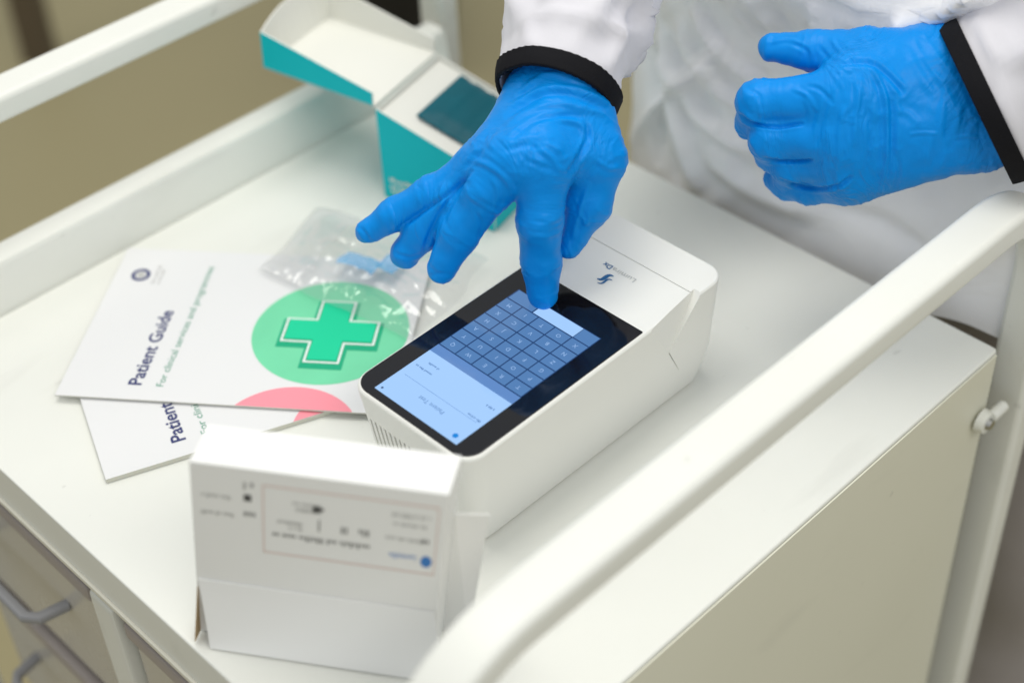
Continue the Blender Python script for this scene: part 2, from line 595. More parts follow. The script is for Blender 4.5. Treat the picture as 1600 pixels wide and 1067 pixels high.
def castor(x, y):
    bm = bmesh.new()
    bmesh.ops.create_cone(bm, cap_ends=True, segments=24, radius1=0.035, radius2=0.035, depth=0.022,
                          matrix=Matrix.Translation((x, y, FLOOR_Z + 0.035)) @ Matrix.Rotation(math.pi / 2, 4, 'X'))
    bmesh.ops.bevel(bm, geom=[e for e in bm.edges if len(e.link_faces) == 2 and e.calc_face_angle(0) > 1], offset=0.004, segments=2, affect='EDGES')
    wh = cpart(bm_obj('castor', bm, M['dark_handle']))
    f = box('castor_fork', (x - 0.014, y - 0.02, FLOOR_Z + 0.05), (x + 0.014, y + 0.02, FLOOR_Z + 0.088), M['steel'], bevel=0.004)
    f.parent = wh


for x in (X0 - 0.012, X1 + 0.0265):
    for y in (-0.1285, 0.4365): castor(x, y)

# bracket with screw beside the right leg
bm = bmesh.new()
bmesh.ops.create_cone(bm, cap_ends=True, segments=24, radius1=0.0085, radius2=0.0075, depth=0.006,
                      matrix=Matrix.Translation((0.336, Y0 - 0.0070, -0.052)) @ Matrix.Rotation(math.pi / 2, 4, 'X'))
bmesh.ops.create_cone(bm, cap_ends=True, segments=16, radius1=0.0042, radius2=0.0042, depth=0.015,
                      matrix=Matrix.Translation((0.346, Y0 - 0.0095, -0.048)) @ Matrix.Rotation(math.pi / 2, 4, 'Y'))
br = cpart(smooth_by_angle(bm_obj('bracket', bm, M['paint']), 40))
bm = bmesh.new()
bmesh.ops.create_cone(bm, cap_ends=True, segments=20, radius1=0.0045, radius2=0.0036, depth=0.003,
                      matrix=Matrix.Translation((0.336, Y0 - 0.0113, -0.052)) @ Matrix.Rotation(math.pi / 2, 4, 'X'))
sc_ = bm_obj('screw', bm, M['steel'])
sc_.parent = br

# drawer side: divider post, two smoked drawers with handles, seen blurred at the lower left
cpart(box('divider_post', (X0 + 0.002, 0.165, -0.70), (X0 + 0.03, 0.193, -0.0585), M['paint'], bevel=0.004))
for y0, y1 in ((0.196, 0.40), (-0.10, 0.162)):
    for z0, z1 in ((-0.20, -0.062), (-0.345, -0.205), (-0.69, -0.35)):
        d = cpart(box('drawer', (X0 + 0.016, y0, z0), (X0 + 0.30, y1, z1), M['drawer_in'], bevel=0.004))
        fr = box('drawer_front', (X0 + 0.008, y0 + 0.004, z0 + 0.004), (X0 + 0.0155, y1 - 0.004, z1 - 0.018), M['smoke'], bevel=0.003)
        fr.parent = d
        rm = box('drawer_rim', (X0 + 0.004, y0 + 0.002, z1 - 0.0175), (X0 + 0.0155, y1 - 0.002, z1 - 0.003), M['taupe'], bevel=0.003)
        rm.parent = d
        yc = (y0 + y1) / 2
        zc = z0 + (z1 - z0) * 0.55
        pth = [(X0 + 0.008, yc - 0.05, zc), (X0 - 0.012, yc - 0.046, zc), (X0 - 0.018, yc - 0.038, zc), (X0 - 0.018, yc + 0.038, zc), (X0 - 0.012, yc + 0.046, zc), (X0 + 0.008, yc + 0.05, zc)]
        h = sweep('drawer_handle', pth, round_rect(0.008, 0.008, 0.003, 3), M['handle'], d, ups=(0, 0, 1))


# ------------------------------------------------------------------ test device
dev = thing('test_device', 'white desktop test device with tilted black touchscreen and blue logo', 'device', (0, 0, 0))
DX0, DX1, DY0, DY1 = -0.0110, 0.2120, -0.0060, 0.0950
SL = 0.004 / 0.221
def ztop(x): return 0.076 + SL * (x + 0.009)


bm = bmesh.new()
def dring(inset, z, rear=0.0, r=0.014, seg=8, top=False, near=0.0):
    out = []
    x0, x1, y0, y1 = DX0 + inset + near, DX1 - inset - rear, DY0 + inset, DY1 - inset
    rr = max(r - inset, 0.002)
    for cx, cy, a0 in ((x1 - rr, y1 - rr, 0), (x0 + rr, y1 - rr, 90), (x0 + rr, y0 + rr, 180), (x1 - rr, y0 + rr, 270)):
        for k in range(seg + 1):
            t = math.radians(a0 + 90 * k / seg)
            x, y = cx + rr * math.cos(t), cy + rr * math.sin(t)
            out.append(bm.verts.new((x, y, (ztop(x) + z) if top else z)))
    return out
rings = [dring(0.0070, 0.0008, 0.012, near=0.004), dring(0.0055, 0.0022, 0.011, near=0.004), dring(0.0048, 0.012, 0.004, near=0.0035), dring(0.0040, 0.024, 0.0, near=0.003), dring(0.0012, 0.062, 0.0, near=0.0006)]
for ins, z in ((0.0, -0.0026), (0.0003, -0.0014), (0.0011, -0.0004), (0.0024, 0.0)):
    rings.append(dring(ins, z, top=True))
for p, q in zip(rings, rings[1:]):
    n = len(p)
    for i in range(n): bm.faces.new((p[i], p[(i + 1) % n], q[(i + 1) % n], q[i]))
bm.faces.new(rings[-1]); bm.faces.new(rings[0][::-1])
body = bm_obj('body', bm, M['device'])
cuts = []
# seam of the rear cover across the top and the angled recess on each side
cuts.append(box('seam_cutter', (0.1818, DY0 - 0.01, ztop(0.182) - 0.0010), (0.1825, DY1 + 0.01, 0.095), None))
def wedge(yside, s):
    # recess polygon on the side face (x, z), deepest at the rear cover edge
    A = (0.1375, ztop(0.1375) + 0.004); B = (0.1895, ztop(0.19) + 0.004); Cc = (0.1600, 0.0465)
    o_ = yside - s * 0.012
    V = [(A[0], o_, A[1]), (B[0], o_, B[1]), (Cc[0], o_, Cc[1]),
         (A[0], yside + s * 0.0002, A[1]), (B[0], yside + s * 0.0062, B[1]), (Cc[0], yside + s * 0.0026, Cc[1])]
    F = [(0, 1, 2), (3, 5, 4), (0, 3, 4, 1), (1, 4, 5, 2), (2, 5, 3, 0)]
    b_ = bmesh.new()
    vs = [b_.verts.new(v) for v in V]
    for f in F: b_.faces.new([vs[i] for i in f])
    return bm_obj('recess_cutter', b_, None)
cuts += [wedge(DY0, 1), wedge(DY1, -1)]
for ys, s_ in ((DY0, 1), (DY1, -1)):                      # seam running down the side from the recess
    mt = Matrix.Translation((0.1602, ys + s_ * 0.0025, 0.0463)) @ Matrix.Rotation(math.radians(62), 4, 'Y')
    cuts.append(box('side_seam_cutter', (0.0, -0.0020, -0.00035), (0.026, 0.0020, 0.00035), None, mtx=mt))
b_ = bmesh.new()
for i in range(17):                                       # ventilation slots in the near end
    y = 0.081 - i * 0.0042
    bmesh.ops.create_cube(b_, size=1, matrix=Matrix.Translation((-0.0085, y, 0.0375)) @ Matrix.Diagonal((0.009, 0.0017, 0.032, 1)))
cuts.append(bm_obj('slot_cutter', b_, None))
boolean_cut(body, cuts)
smooth_by_angle(body, 20)
body.parent = dev

# frame of the tilted top face: local x along +y (reading direction of the user), local y along -x
tilt = math.atan(SL)
ex_l = Vector((math.cos(tilt), 0, math.sin(tilt)))         # along the device, rising
def topf(lift): return frame((0, 0, ztop(0) + lift), ex_l, (0, 1, 0))


gx0, gx1, gy0, gy1 = DX0 + 0.0020, 0.1355, DY0 + 0.0022, DY1 - 0.0022
def glass_outline(e=0.0):
    pts = []
    r = 0.0120 - e
    for cx, cy, a0, rr in ((gx1 - e - 0.0008, gy1 - e - 0.0008, 0, 0.0008), (gx0 + e + r, gy1 - e - r, 90, r), (gx0 + e + r, gy0 + e + r, 180, r), (gx1 - e - 0.0008, gy0 + e + 0.0008, 270, 0.0008)):
        for k in range(9):
            t = math.radians(a0 + 90 * k / 8)
            pts.append((cx + rr * math.cos(t), cy + rr * math.sin(t)))
    return pts
bm = bmesh.new()
T = topf(0)
rr_ = []
for e, z in ((0.0, -0.001), (0.0, 0.0004), (0.0003, 0.0006)):
    rr_.append([bm.verts.new(T @ Vector((x, y, z))) for x, y in glass_outline(e)])
for p, q in zip(rr_, rr_[1:]):
    n = len(p)
    for i in range(n): bm.faces.new((p[i], p[(i + 1) % n], q[(i + 1) % n], q[i]))
bm.faces.new(rr_[-1])
glass = smooth_by_angle(bm_obj('touchscreen', bm, M['glass'], dev), 40)

# lit display: measured corners in (along, across)
sx0, sx1, sy0, sy1 = -0.0038, 0.1143, 0.0103, 0.0790
def L(x, y, lift=0.0): return (x, y, lift)
Ts = topf(0.00075)
kx = sx0 + 0.0435                                        # keyboard starts here
scr = flat('display', [L(sx0, sy0), L(kx, sy0), L(kx, sy1), L(sx0, sy1)], Ts, M['scr_light'], dev)
flat('keyboard_bar', [L(kx, sy0), L(kx + 0.0070, sy0), L(kx + 0.0070, sy1), L(kx, sy1)], Ts, M['scr_mid'], scr)
kb = flat('keyboard', [L(kx + 0.0070, sy0), L(sx1, sy0), L(sx1, sy1), L(kx + 0.0070, sy1)], Ts, M['scr_dark'], scr)
letters = ['QWERT', 'YUIOP', 'ASDFG', 'HJKLZ', 'XCVBN', 'MITOX']
k0, step = kx + 0.0078, 0.0
rows = 7
step = (sx1 - 0.0006 - k0) / rows
key_me = {}
def read_frame(x, y, lift):                               # text reads along +y with its top towards -x
    return Ts @ Matrix.Translation((x, y, lift)) @ Matrix.Rotation(math.pi / 2, 4, 'Z')


def key(x, y, wx, wy, ch=None, m='scr_key'):
    k_ = (round(wx, 5), round(wy, 5), m)
    if k_ not in key_me:
        me = bpy.data.meshes.new('key')
        me.from_pydata([(0, 0, 0), (wx, 0, 0), (wx, wy, 0), (0, wy, 0)], [], [(0, 1, 2, 3)])
        me.materials.append(M[m])
        key_me[k_] = me
    o = link(bpy.data.objects.new('key', key_me[k_]), scr)
    o.matrix_local = Ts @ Matrix.Translation((x, y, 0.00012))
    if ch:
        t = text_obj('key_letter', ch, 0.0040, read_frame(x + wx * 0.66, y + wy * 0.5, 0.00024), M['scr_text'], scr, align='CENTER')
    return o


stag = [0.0, -0.006, 0.0, -0.006, 0.0, -0.006]
cw = (sy1 - sy0) / 5.0
for r_ in range(rows - 1):
    y = sy1 - 0.0005
    c_ = 0
    while y > sy0 + 0.002:
        hi = min(y, sy1 - 0.0006)
        lo = max(y - cw + 0.0009, sy0 + 0.0006)
        if hi - lo > 0.003:
            key(k0 + r_ * step, lo, step - 0.0009, hi - lo, letters[r_][c_ % 6] if hi - lo > 0.008 else None)
        y -= cw
        c_ += 1
xr = k0 + (rows - 1) * step
key(xr, sy0 + 0.0006, step, cw - 0.001)
flat('space_key', [L(xr, sy0 + cw, .00012), L(xr + step, sy0 + cw, .00012), L(xr + step, sy0 + cw * 3.4, .00012), L(xr, sy0 + cw * 3.4, .00012)], Ts, M['scr_light'], scr)
key(xr, sy0 + cw * 3.4 + 0.001, step, cw * 1.6 - 0.002)
text_obj('display_title', 'Patient Test', 0.0042, read_frame(sx0 + 0.0135, (sy0 + sy1) / 2 - 0.011, 0.0002), M['scr_ink'], scr)
print_lines('display_small_print', [(0.003, -0.0, 0.010), (0.052, -0.008, 0.013), (0.052, -0.014, 0.009), (0.004, -0.012, 0.006)],
            read_frame(sx0 + 0.022, sy0, 0.0002), M['scr_ink'], scr, 0.0016)
flat('display_rule', [(0, 0, 0), (0.060, 0, 0), (0.060, 0.00025, 0), (0, 0.00025, 0)], read_frame(sx0 + 0.0195, sy0 + 0.004, 0.0002), M['scr_mid'], scr)
def disc(r, n=20): return [(r * math.cos(2 * math.pi * k / n), r * math.sin(2 * math.pi * k / n), 0) for k in range(n)]
flat('display_icon', disc(0.0018), read_frame(sx0 + 0.0045, sy0 + 0.0055, 0.0002), M['scr_cyan'], scr)
flat('display_icon', disc(0.0008), read_frame(sx0 + 0.0030, sy1 - 0.0035, 0.0002), M['scr_dark'], scr)

# logo on the top behind the screen: a folded wave mark and a wordmark, upright for the user
Tl = topf(0.00025)
def logo_frame(x, y): return Tl @ Matrix.Translation((x, y, 0)) @ Matrix.Rotation(math.pi / 2, 4, 'Z')


def ribbon(pts, wds):
    up, dn = [], []
    for i, (p, w_) in enumerate(zip(pts, wds)):
        a = np.array(pts[max(i - 1, 0)]); b = np.array(pts[min(i + 1, len(pts) - 1)])
        t = (b - a) / np.linalg.norm(b - a)
        nrm = np.array([-t[1], t[0]])
        up.append(np.array(p) + nrm * w_); dn.append(np.array(p) - nrm * w_)
    return up, dn


def ribbon_obj(name, pts, wds, fr, m, parent):
    up, dn = ribbon(pts, wds)
    n = len(pts)
    V = [fr @ Vector((*p, 0)) for p in up + dn]
    return mesh_obj(name, V, [(i, i + 1, n + i + 1, n + i) for i in range(n - 1)], m, parent)


wave = [(-0.0052 + 0.0104 * t, 0.0017 * math.sin((t - 0.5) * 2 * math.pi * 0.92)) for t in np.linspace(0, 1, 17)]
wdt = [0.0002 + 0.0013 * math.sin(math.pi * t) ** 0.8 for t in np.linspace(0, 1, 17)]
lg = logo_frame(0.1565, 0.0455) @ Matrix.Rotation(math.radians(48), 4, 'Z')
ribbon_obj('logo_mark', [(x, y - 0.0026) for x, y in wave], wdt, lg, M['logo_blue'], dev)
ribbon_obj('logo_mark', [(x * 0.9 + 0.0006, y + 0.0012) for x, y in wave], [q * 0.55 for q in wdt], lg, M['logo_blue'], dev)
text_obj('logo_lettering', 'Lumira', 0.0056, logo_frame(0.1695, 0.0310), M['logo_grey'], dev, width=0.0185)
text_obj('logo_lettering', 'Dx', 0.0056, logo_frame(0.1695, 0.0505), M['logo_blue'], dev, bold=0.00012, width=0.0068)

# ------------------------------------------------------------------ leaflets
def leaflet(name, label, A, ex, wdth, lngth, z0, th, curl, seed):
    """A = top-left page corner, ex = reading direction, page runs along ey"""
    root = thing(name, label, 'leaflet', (A[0], A[1], z0), 'patient guide leaflets')
    ex = Vector((*ex, 0)).normalized()
    dn = Vector((ex.y, -ex.x, 0))
    n = 24
    def P(u, v, z):                                      # u across, v down
        lift = curl * (1 - u / wdth) ** 2 * (0.5 + 0.5 * math.sin(v / lngth * 3 + 1)) + curl * 0.8 * (v / lngth) ** 3
        return ex * u + dn * v + Vector((0, 0, z + lift))
    bm = bmesh.new()
    top = [[bm.verts.new(P(wdth * i / n, lngth * j / n, th)) for j in range(n + 1)] for i in range(n + 1)]
    bot = [[bm.verts.new(P(wdth * i / n, lngth * j / n, 0.0002)) for j in range(n + 1)] for i in range(n + 1)]
    for i in range(n):
        for j in range(n):
            bm.faces.new((top[i][j], top[i][j + 1], top[i + 1][j + 1], top[i + 1][j]))
            bm.faces.new((bot[i][j], bot[i + 1][j], bot[i + 1][j + 1], bot[i][j + 1]))
    for k in range(n):
        for a, b in (((k, 0), (k + 1, 0)), ((k + 1, n), (k, n)), ((0, k + 1), (0, k)), ((n, k), (n, k + 1))):
            bm.faces.new((top[a[0]][a[1]], top[b[0]][b[1]], bot[b[0]][b[1]], bot[a[0]][a[1]]))
    o = bm_obj('pages', bm, M['paper'], root)
    o.data.materials.append(M['paper_edge'])
    for f in o.data.polygons:
        if abs(f.normal.z) < 0.5: f.material_index = 1
    smooth_by_angle(o, 40)
    def place(obj, lift):                                # bend a flat print (page coords, y up) onto the paper
        for v in obj.data.vertices:
            v.co = P(v.co.x, -v.co.y, th + lift)
        obj.parent = root
        return obj
    return root, place, wdth, lngth


I4 = Matrix.Identity(4)
def clip_poly(pts, wdth, lngth):
    def clip(ps, f, inter):
        out = []
        for a, b in zip(ps, ps[1:] + ps[:1]):
            if f(a):
                out.append(a)
                if not f(b): out.append(inter(a, b))
            elif f(b): out.append(inter(a, b))
        return out
    e = 0.0002
    for ax, lim, sg in ((0, e, 1), (0, wdth - e, -1), (1, -e, -1), (1, -lngth + e, 1)):
        f = lambda p: sg * (p[ax] - lim) >= 0
        def inter(a, b):
            t = (lim - a[ax]) / (b[ax] - a[ax])
            return tuple(a[i] + t * (b[i] - a[i]) for i in range(2))
        pts = clip(pts, f, inter)
        if not pts: return pts
    return pts


def page_disc(name, cx, cy, r, wdth, lngth, m, place, lift):
    pts = clip_poly([(cx + r * math.cos(2 * math.pi * k / 64), cy + r * math.sin(2 * math.pi * k / 64)) for k in range(64)], wdth, lngth)
    gx, gy = sum(p[0] for p in pts) / len(pts), sum(p[1] for p in pts) / len(pts)
    V = [(gx, gy, 0)]
    n = len(pts)
    for k in (0.33, 0.66, 1.0):
        V += [(gx + (p[0] - gx) * k, gy + (p[1] - gy) * k, 0) for p in pts]
    F = [(0, 1 + i, 1 + (i + 1) % n) for i in range(n)]
    for q in (0, 1):
        F += [(1 + q * n + i, 1 + (q + 1) * n + i, 1 + (q + 1) * n + (i + 1) % n, 1 + q * n + (i + 1) % n) for i in range(n)]
    return place(mesh_obj(name, V, F, m), lift)


def cross_pts(cx, cy, arm, half):
    return [(cx + x, cy + y) for x, y in ((-half, -arm), (half, -arm), (half, -half), (arm, -half), (arm, half), (half, half), (half, arm), (-half, arm), (-half, half), (-arm, half), (-arm, -half), (-half, -half))]


def cross_obj(name, cx, cy, arm, half, m, place, lift):
    p = cross_pts(cx, cy, arm, half)
    V = [(x, y, 0) for x, y in p]
    F = [(0, 1, 2, 11), (11, 2, 5, 8), (2, 3, 4, 5), (8, 5, 6, 7), (10, 11, 8, 9)]
    return place(mesh_obj(name, V, F, m), lift)


def cover_print(place, wdth, lngth, full=True):
    t = text_obj('title_lettering', 'Patient Guide', 0.0128, Matrix.Translation((0.013, -0.0535, 0)), M['navy'], bold=0.00025, width=0.076)
    place(t, 0.00015)
    t = text_obj('subtitle_lettering', 'For clinical services and programmes' if full else 'For clinical services', 0.0072, Matrix.Translation((0.013, -0.0685, 0)), M['green_ink'], width=0.126 if full else 0.070)
    place(t, 0.00015)
    if not full:
        page_disc('pink_disc', -0.026, -0.158, 0.0465, wdth, lngth, M['pink'], place, 0.00012)
        return
    # round badge near the top corner
    V, F = [], []
    for k in range(40):
        a = 2 * math.pi * k / 40
        for r in (0.0042, 0.0068): V.append((0.127 + r * math.cos(a), -0.0185 + r * math.sin(a), 0))
        F.append((2 * k, 2 * k + 1, (2 * k + 3) % 80, (2 * k + 2) % 80))
    place(mesh_obj('badge_ring', V, F, M['navy']), 0.00015)
    place(flat('badge_centre', [(0.127 + p[0], -0.0185 + p[1], 0) for p in disc(0.0032)], I4, M['print_lt']), 0.00015)
    place(print_lines('badge_small_print', [(0.118, -0.0305, 0.020), (0.118, -0.0345, 0.016)], I4, M['print_lt'], None, 0.0022), 0.00015)
    cx, cy = 0.0765, -0.166
    page_disc('mint_disc', cx, cy, 0.0530, wdth, lngth, M['mint'], place, 0.00012)
    cross_obj('cross_shade', cx - 0.0035, cy - 0.0005, 0.0345, 0.0145, M['dkgreen'], place, 0.00020)
    cross_obj('cross_outline', cx, cy, 0.0320, 0.0122, M['white_ink'], place, 0.00028)
    cross_obj('cross_edge', cx, cy, 0.0305, 0.0107, M['dkgreen'], place, 0.00036)
    cross_obj('cross', cx + 0.0008, cy, 0.0297, 0.0099, M['green'], place, 0.00044)
    page_disc('pink_disc', -0.026, -0.158, 0.0465, wdth, lngth, M['pink'], place, 0.00012)


r2, place2, w2, l2 = leaflet('leaflet', 'white patient guide leaflet lying underneath the other, only its corner showing', (-0.1227, 0.2030), (0.376, 0.927), 0.100, 0.218, 0.0002, 0.0034, 0.0, 2)
cover_print(place2, w2, l2, False)
r1, place1, w1, l1 = leaflet('leaflet', 'white patient guide leaflet on top with green cross in full view', (-0.1030, 0.2900), (0.788, 0.616), 0.157, 0.222, 0.0038, 0.0012, 0.0010, 1)
cover_print(place1, w1, l1)

# ------------------------------------------------------------------ clear plastic bag on the leaflets
def bag():
    root = thing('plastic_bag', 'crumpled clear plastic bag with pale blue print lying on the leaflet', 'plastic bag', (0.14, 0.26, 0.008))
    O = np.array([0.14, 0.26, 0.008])
    n = 70
    c0 = np.array([0.160, 0.358]); eu = np.array([0.0, 0.0])
    # corners of the bag on the table: far-left, near-left, near-right, far-right
    Q = np.array([[0.140, 0.322], [0.064, 0.290], [0.090, 0.156], [0.185, 0.178]])
    u, v = np.meshgrid(np.linspace(0, 1, n), np.linspace(0, 1, n), indexing='ij')
    u, v = u.ravel(), v.ravel()
    XY = ((1 - u) * (1 - v))[:, None] * Q[0] + (u * (1 - v))[:, None] * Q[1] + (u * v)[:, None] * Q[2] + ((1 - u) * v)[:, None] * Q[3]
    P3 = np.c_[XY * 30, np.zeros(len(u))]
    XY = XY + 0.004 * np.c_[vnoise(P3 + 3, 5), vnoise(P3 + 9, 6)]
    ed = np.minimum.reduce([u, 1 - u, v, 1 - v])
    puff = np.clip(ed * 7, 0, 1) ** 0.6
    crump = np.abs(vnoise(np.c_[XY * 45, np.zeros(len(u))], 11)) * 0.0034 + np.abs(vnoise(np.c_[XY * 110, np.zeros(len(u))], 12)) * 0.0020 + np.abs(vnoise(np.c_[XY * 260, np.zeros(len(u))], 13)) * 0.0007
    edge = np.clip(u * 1.1, 0, 1)                        # fuller towards the near rim
    zt = 0.0015 + puff * (0.003 + crump * (0.35 + 1.3 * edge))
    F = [(i * n + j, (i + 1) * n + j, (i + 1) * n + j + 1, i * n + j + 1) for i in range(n - 1) for j in range(n - 1)]
    top = np.c_[XY, O[2] + zt] - O
    mesh_obj('front_film', top, F, M['film'], root, True)
    bot = np.c_[XY, O[2] + 0.0008 + 0 * zt] - O
    mesh_obj('back_film', bot, [f[::-1] for f in F], M['film'], root, True)
    # frosted strip with writing panel and a pale blue print
    def patch(name, u0, u1, v0, v1, m, lift, k=16):
        V, Fp = [], []
        T3 = top.reshape(n, n, 3)
        for i in range(k):
            for j in range(k):
                a = (u0 + (u1 - u0) * i / (k - 1)) * (n - 1); b = (v0 + (v1 - v0) * j / (k - 1)) * (n - 1)
                i0, j0 = min(int(a), n - 2), min(int(b), n - 2)
                fa, fb = a - i0, b - j0
                p = (1 - fa) * (1 - fb) * T3[i0, j0] + fa * (1 - fb) * T3[i0 + 1, j0] + (1 - fa) * fb * T3[i0, j0 + 1] + fa * fb * T3[i0 + 1, j0 + 1]
                V.append(p + np.array([0, 0, lift]))
        for i in range(k - 1):
            for j in range(k - 1): Fp.append((i * k + j, (i + 1) * k + j, (i + 1) * k + j + 1, i * k + j + 1))
        return mesh_obj(name, V, Fp, m, root, True)
    patch('writing_strip', 0.02, 0.98, 0.02, 0.26, M['film_frost'], 0.0004)
    M['bag_blue'] = film_mat('pale_blue_film_print', (0.16, 0.48, 0.85), 0.1, 0.6)
    patch('blue_print', 0.42, 0.66, 0.36, 0.58, M['bag_blue'], 0.0004)
    patch('blue_print', 0.30, 0.52, 0.56, 0.66, M['bag_blue'], 0.0004)
bag()

# ------------------------------------------------------------------ white carton in front
def carton():
    H = 0.137
    A = Vector((-0.1420, 0.0530, 0)); B = Vector((-0.0690, -0.0590, 0))
    ex = (B - A).normalized(); W_ = (B - A).length
    bk = Vector((-ex.y, ex.x, 0))
    if bk.x < 0: bk = -bk
    D = 0.0275
    root = thing('carton', 'upright white cardboard carton with upside-down printed label at the near corner', 'carton', A)
    fr = frame((0, 0, 0), ex, (0, 0, 1))                 # x right along the face, y up, z towards the viewer
    fr = fr @ Matrix(((1, 0.135, 0, -0.135 * H), (0, 1, 0, 0), (0, 0, 1, 0), (0, 0, 0, 1)))   # skewed: the open end lets it rack
    def bx(name, lo, hi, m, bev=0.0):
        o = box(name, lo, hi, m, root, bevel=bev, mtx=fr)
        return o
    bx('box_body', (0, 0.0005, -D), (W_, H, 0), M['carton'], 0.0012)
    # front flap, creased 45 mm above the table and kicked outwards
    n = 8
    V, F = [], []
    zc = 0.047
    for s_, off in ((0, 0.0), (1, 0.0007)):
        for i in range(n + 1):
            t = i / n
            y = zc - (zc - 0.0012) * t
            o_ = 0.0003 + 0.010 * t ** 1.15 + off
            for x in (0.0015, W_ - 0.0015): V.append(fr @ Vector((x + 0.009 * t, y, o_)))
    m_ = 2 * (n + 1)
    for i in range(n):
        F.append((2 * i, 2 * i + 1, 2 * i + 3, 2 * i + 2)); F.append((m_ + 2 * i, m_ + 2 * i + 2, m_ + 2 * i + 3, m_ + 2 * i + 1))
        F.append((2 * i, 2 * i + 2, m_ + 2 * i + 2, m_ + 2 * i)); F.append((2 * i + 1, m_ + 2 * i + 1, m_ + 2 * i + 3, 2 * i + 3))
    F.append((0, m_, m_ + 1, 1)); F.append((2 * n, 2 * n + 1, m_ + 2 * n + 1, m_ + 2 * n))
    fl = mesh_obj('front_flap', V, F, M['carton'], root)
    smooth_by_angle(fl, 40)
    # brown raw edge of the inner flap at the lower left
    V = [fr @ Vector(p) for p in ((0.0006, 0.040, 0.0004), (0.0006, 0.002, 0.0004), (0.0006, 0.002, 0.0085), (0.0012, 0.040, 0.0004), (0.0012, 0.002, 0.0004), (0.0012, 0.002, 0.0085))]
    mesh_obj('raw_edge', V, [(0, 1, 2), (3, 5, 4), (0, 3, 4, 1), (1, 4, 5, 2), (2, 5, 3, 0)], M['carton_in'], root)
    # side flap folded out to the right
    V = [fr @ Vector(p) for p in ((W_ + 0.0002, 0.100, -D + 0.006), (W_ + 0.0175, 0.098, -D + 0.002), (W_ + 0.0150, 0.001, -D + 0.006), (W_ + 0.0002, 0.001, -D + 0.004))]
    V2 = [v + bk * 0.0006 for v in V]
    mesh_obj('side_flap', V + V2, [(0, 3, 2, 1), (4, 5, 6, 7), (0, 1, 5, 4), (1, 2, 6, 5), (2, 3, 7, 6), (3, 0, 4, 7)], M['carton'], root)
    # upside-down print: frame with origin at the top right corner of the face, reading right to left
    up = fr @ Matrix.Translation((W_, H, 0.00025)) @ Matrix.Rotation(math.pi, 4, 'Z') @ Matrix.Diagonal((1, 1.5, 1, 1))   # tall condensed print
    k = W_ / 405.0                                        # face px -> m
    def R(x0, y0, x1, y1): return [(x0 * k, y0 * k, 0), (x1 * k, y0 * k, 0), (x1 * k, y1 * k, 0), (x0 * k, y1 * k, 0)]
    # label border (thin pale red line)
    for nm, r in (('label_border', R(12, 22, 13.6, 124)), ('label_border', R(286, 22, 288, 124)), ('label_border', R(12, 122, 288, 124)), ('label_border', R(12, 20, 288, 22))):
        flat(nm, r, up, M['print_pink'], root)
    flat('logo_dot', [(26 * k + p[0], 104 * k + p[1], 0) for p in disc(0.0029)], up, M['print_blue'], root)
    text_obj('logo_lettering', 'LumiraDx', 0.0038, up @ Matrix.Translation((42 * k, 97 * k, 0)), M['print_blue'], root, width=42 * k)
    print_lines('bold_line', [(116 * k, 90 * k, 155 * k)], up, M['print_grey'], root, 0.0028)
    print_lines('small_print', [(30 * k, 72 * k, 62 * k), (30 * k, 50 * k, 52 * k), (24 * k, 36 * k, 60 * k), (195 * k, 40 * k, 46 * k), (195 * k, 48 * k, 40 * k), (225 * k, 70 * k, 40 * k), (225 * k, 78 * k, 20 * k)], up, M['print_lt'], root, 0.0019)
    print_lines('symbol', [(24 * k, 70 * k, 12 * k), (118 * k, 68 * k, 18 * k), (152 * k, 68 * k, 6 * k), (300 * k, 64 * k, 24 * k), (302 * k, 20 * k, 18 * k)], up, M['print_grey'], root, 0.0034)
    flat('symbol_block', R(196, 42, 208, 52), up, M['print_black'], root)
    flat('symbol_block', R(190, 44, 196, 48), up, M['print_black'], root)
    flat('symbol_block', R(306, 38, 318, 48), up, M['print_black'], root)
    flat('symbol_stem', R(196, 62, 199, 80), up, M['print_grey'], root)
    print_lines('side_print', [(340 * k, 44 * k, 44 * k), (336 * k, 70 * k, 52 * k)], up, M['print_lt'], root, 0.0020)
carton()

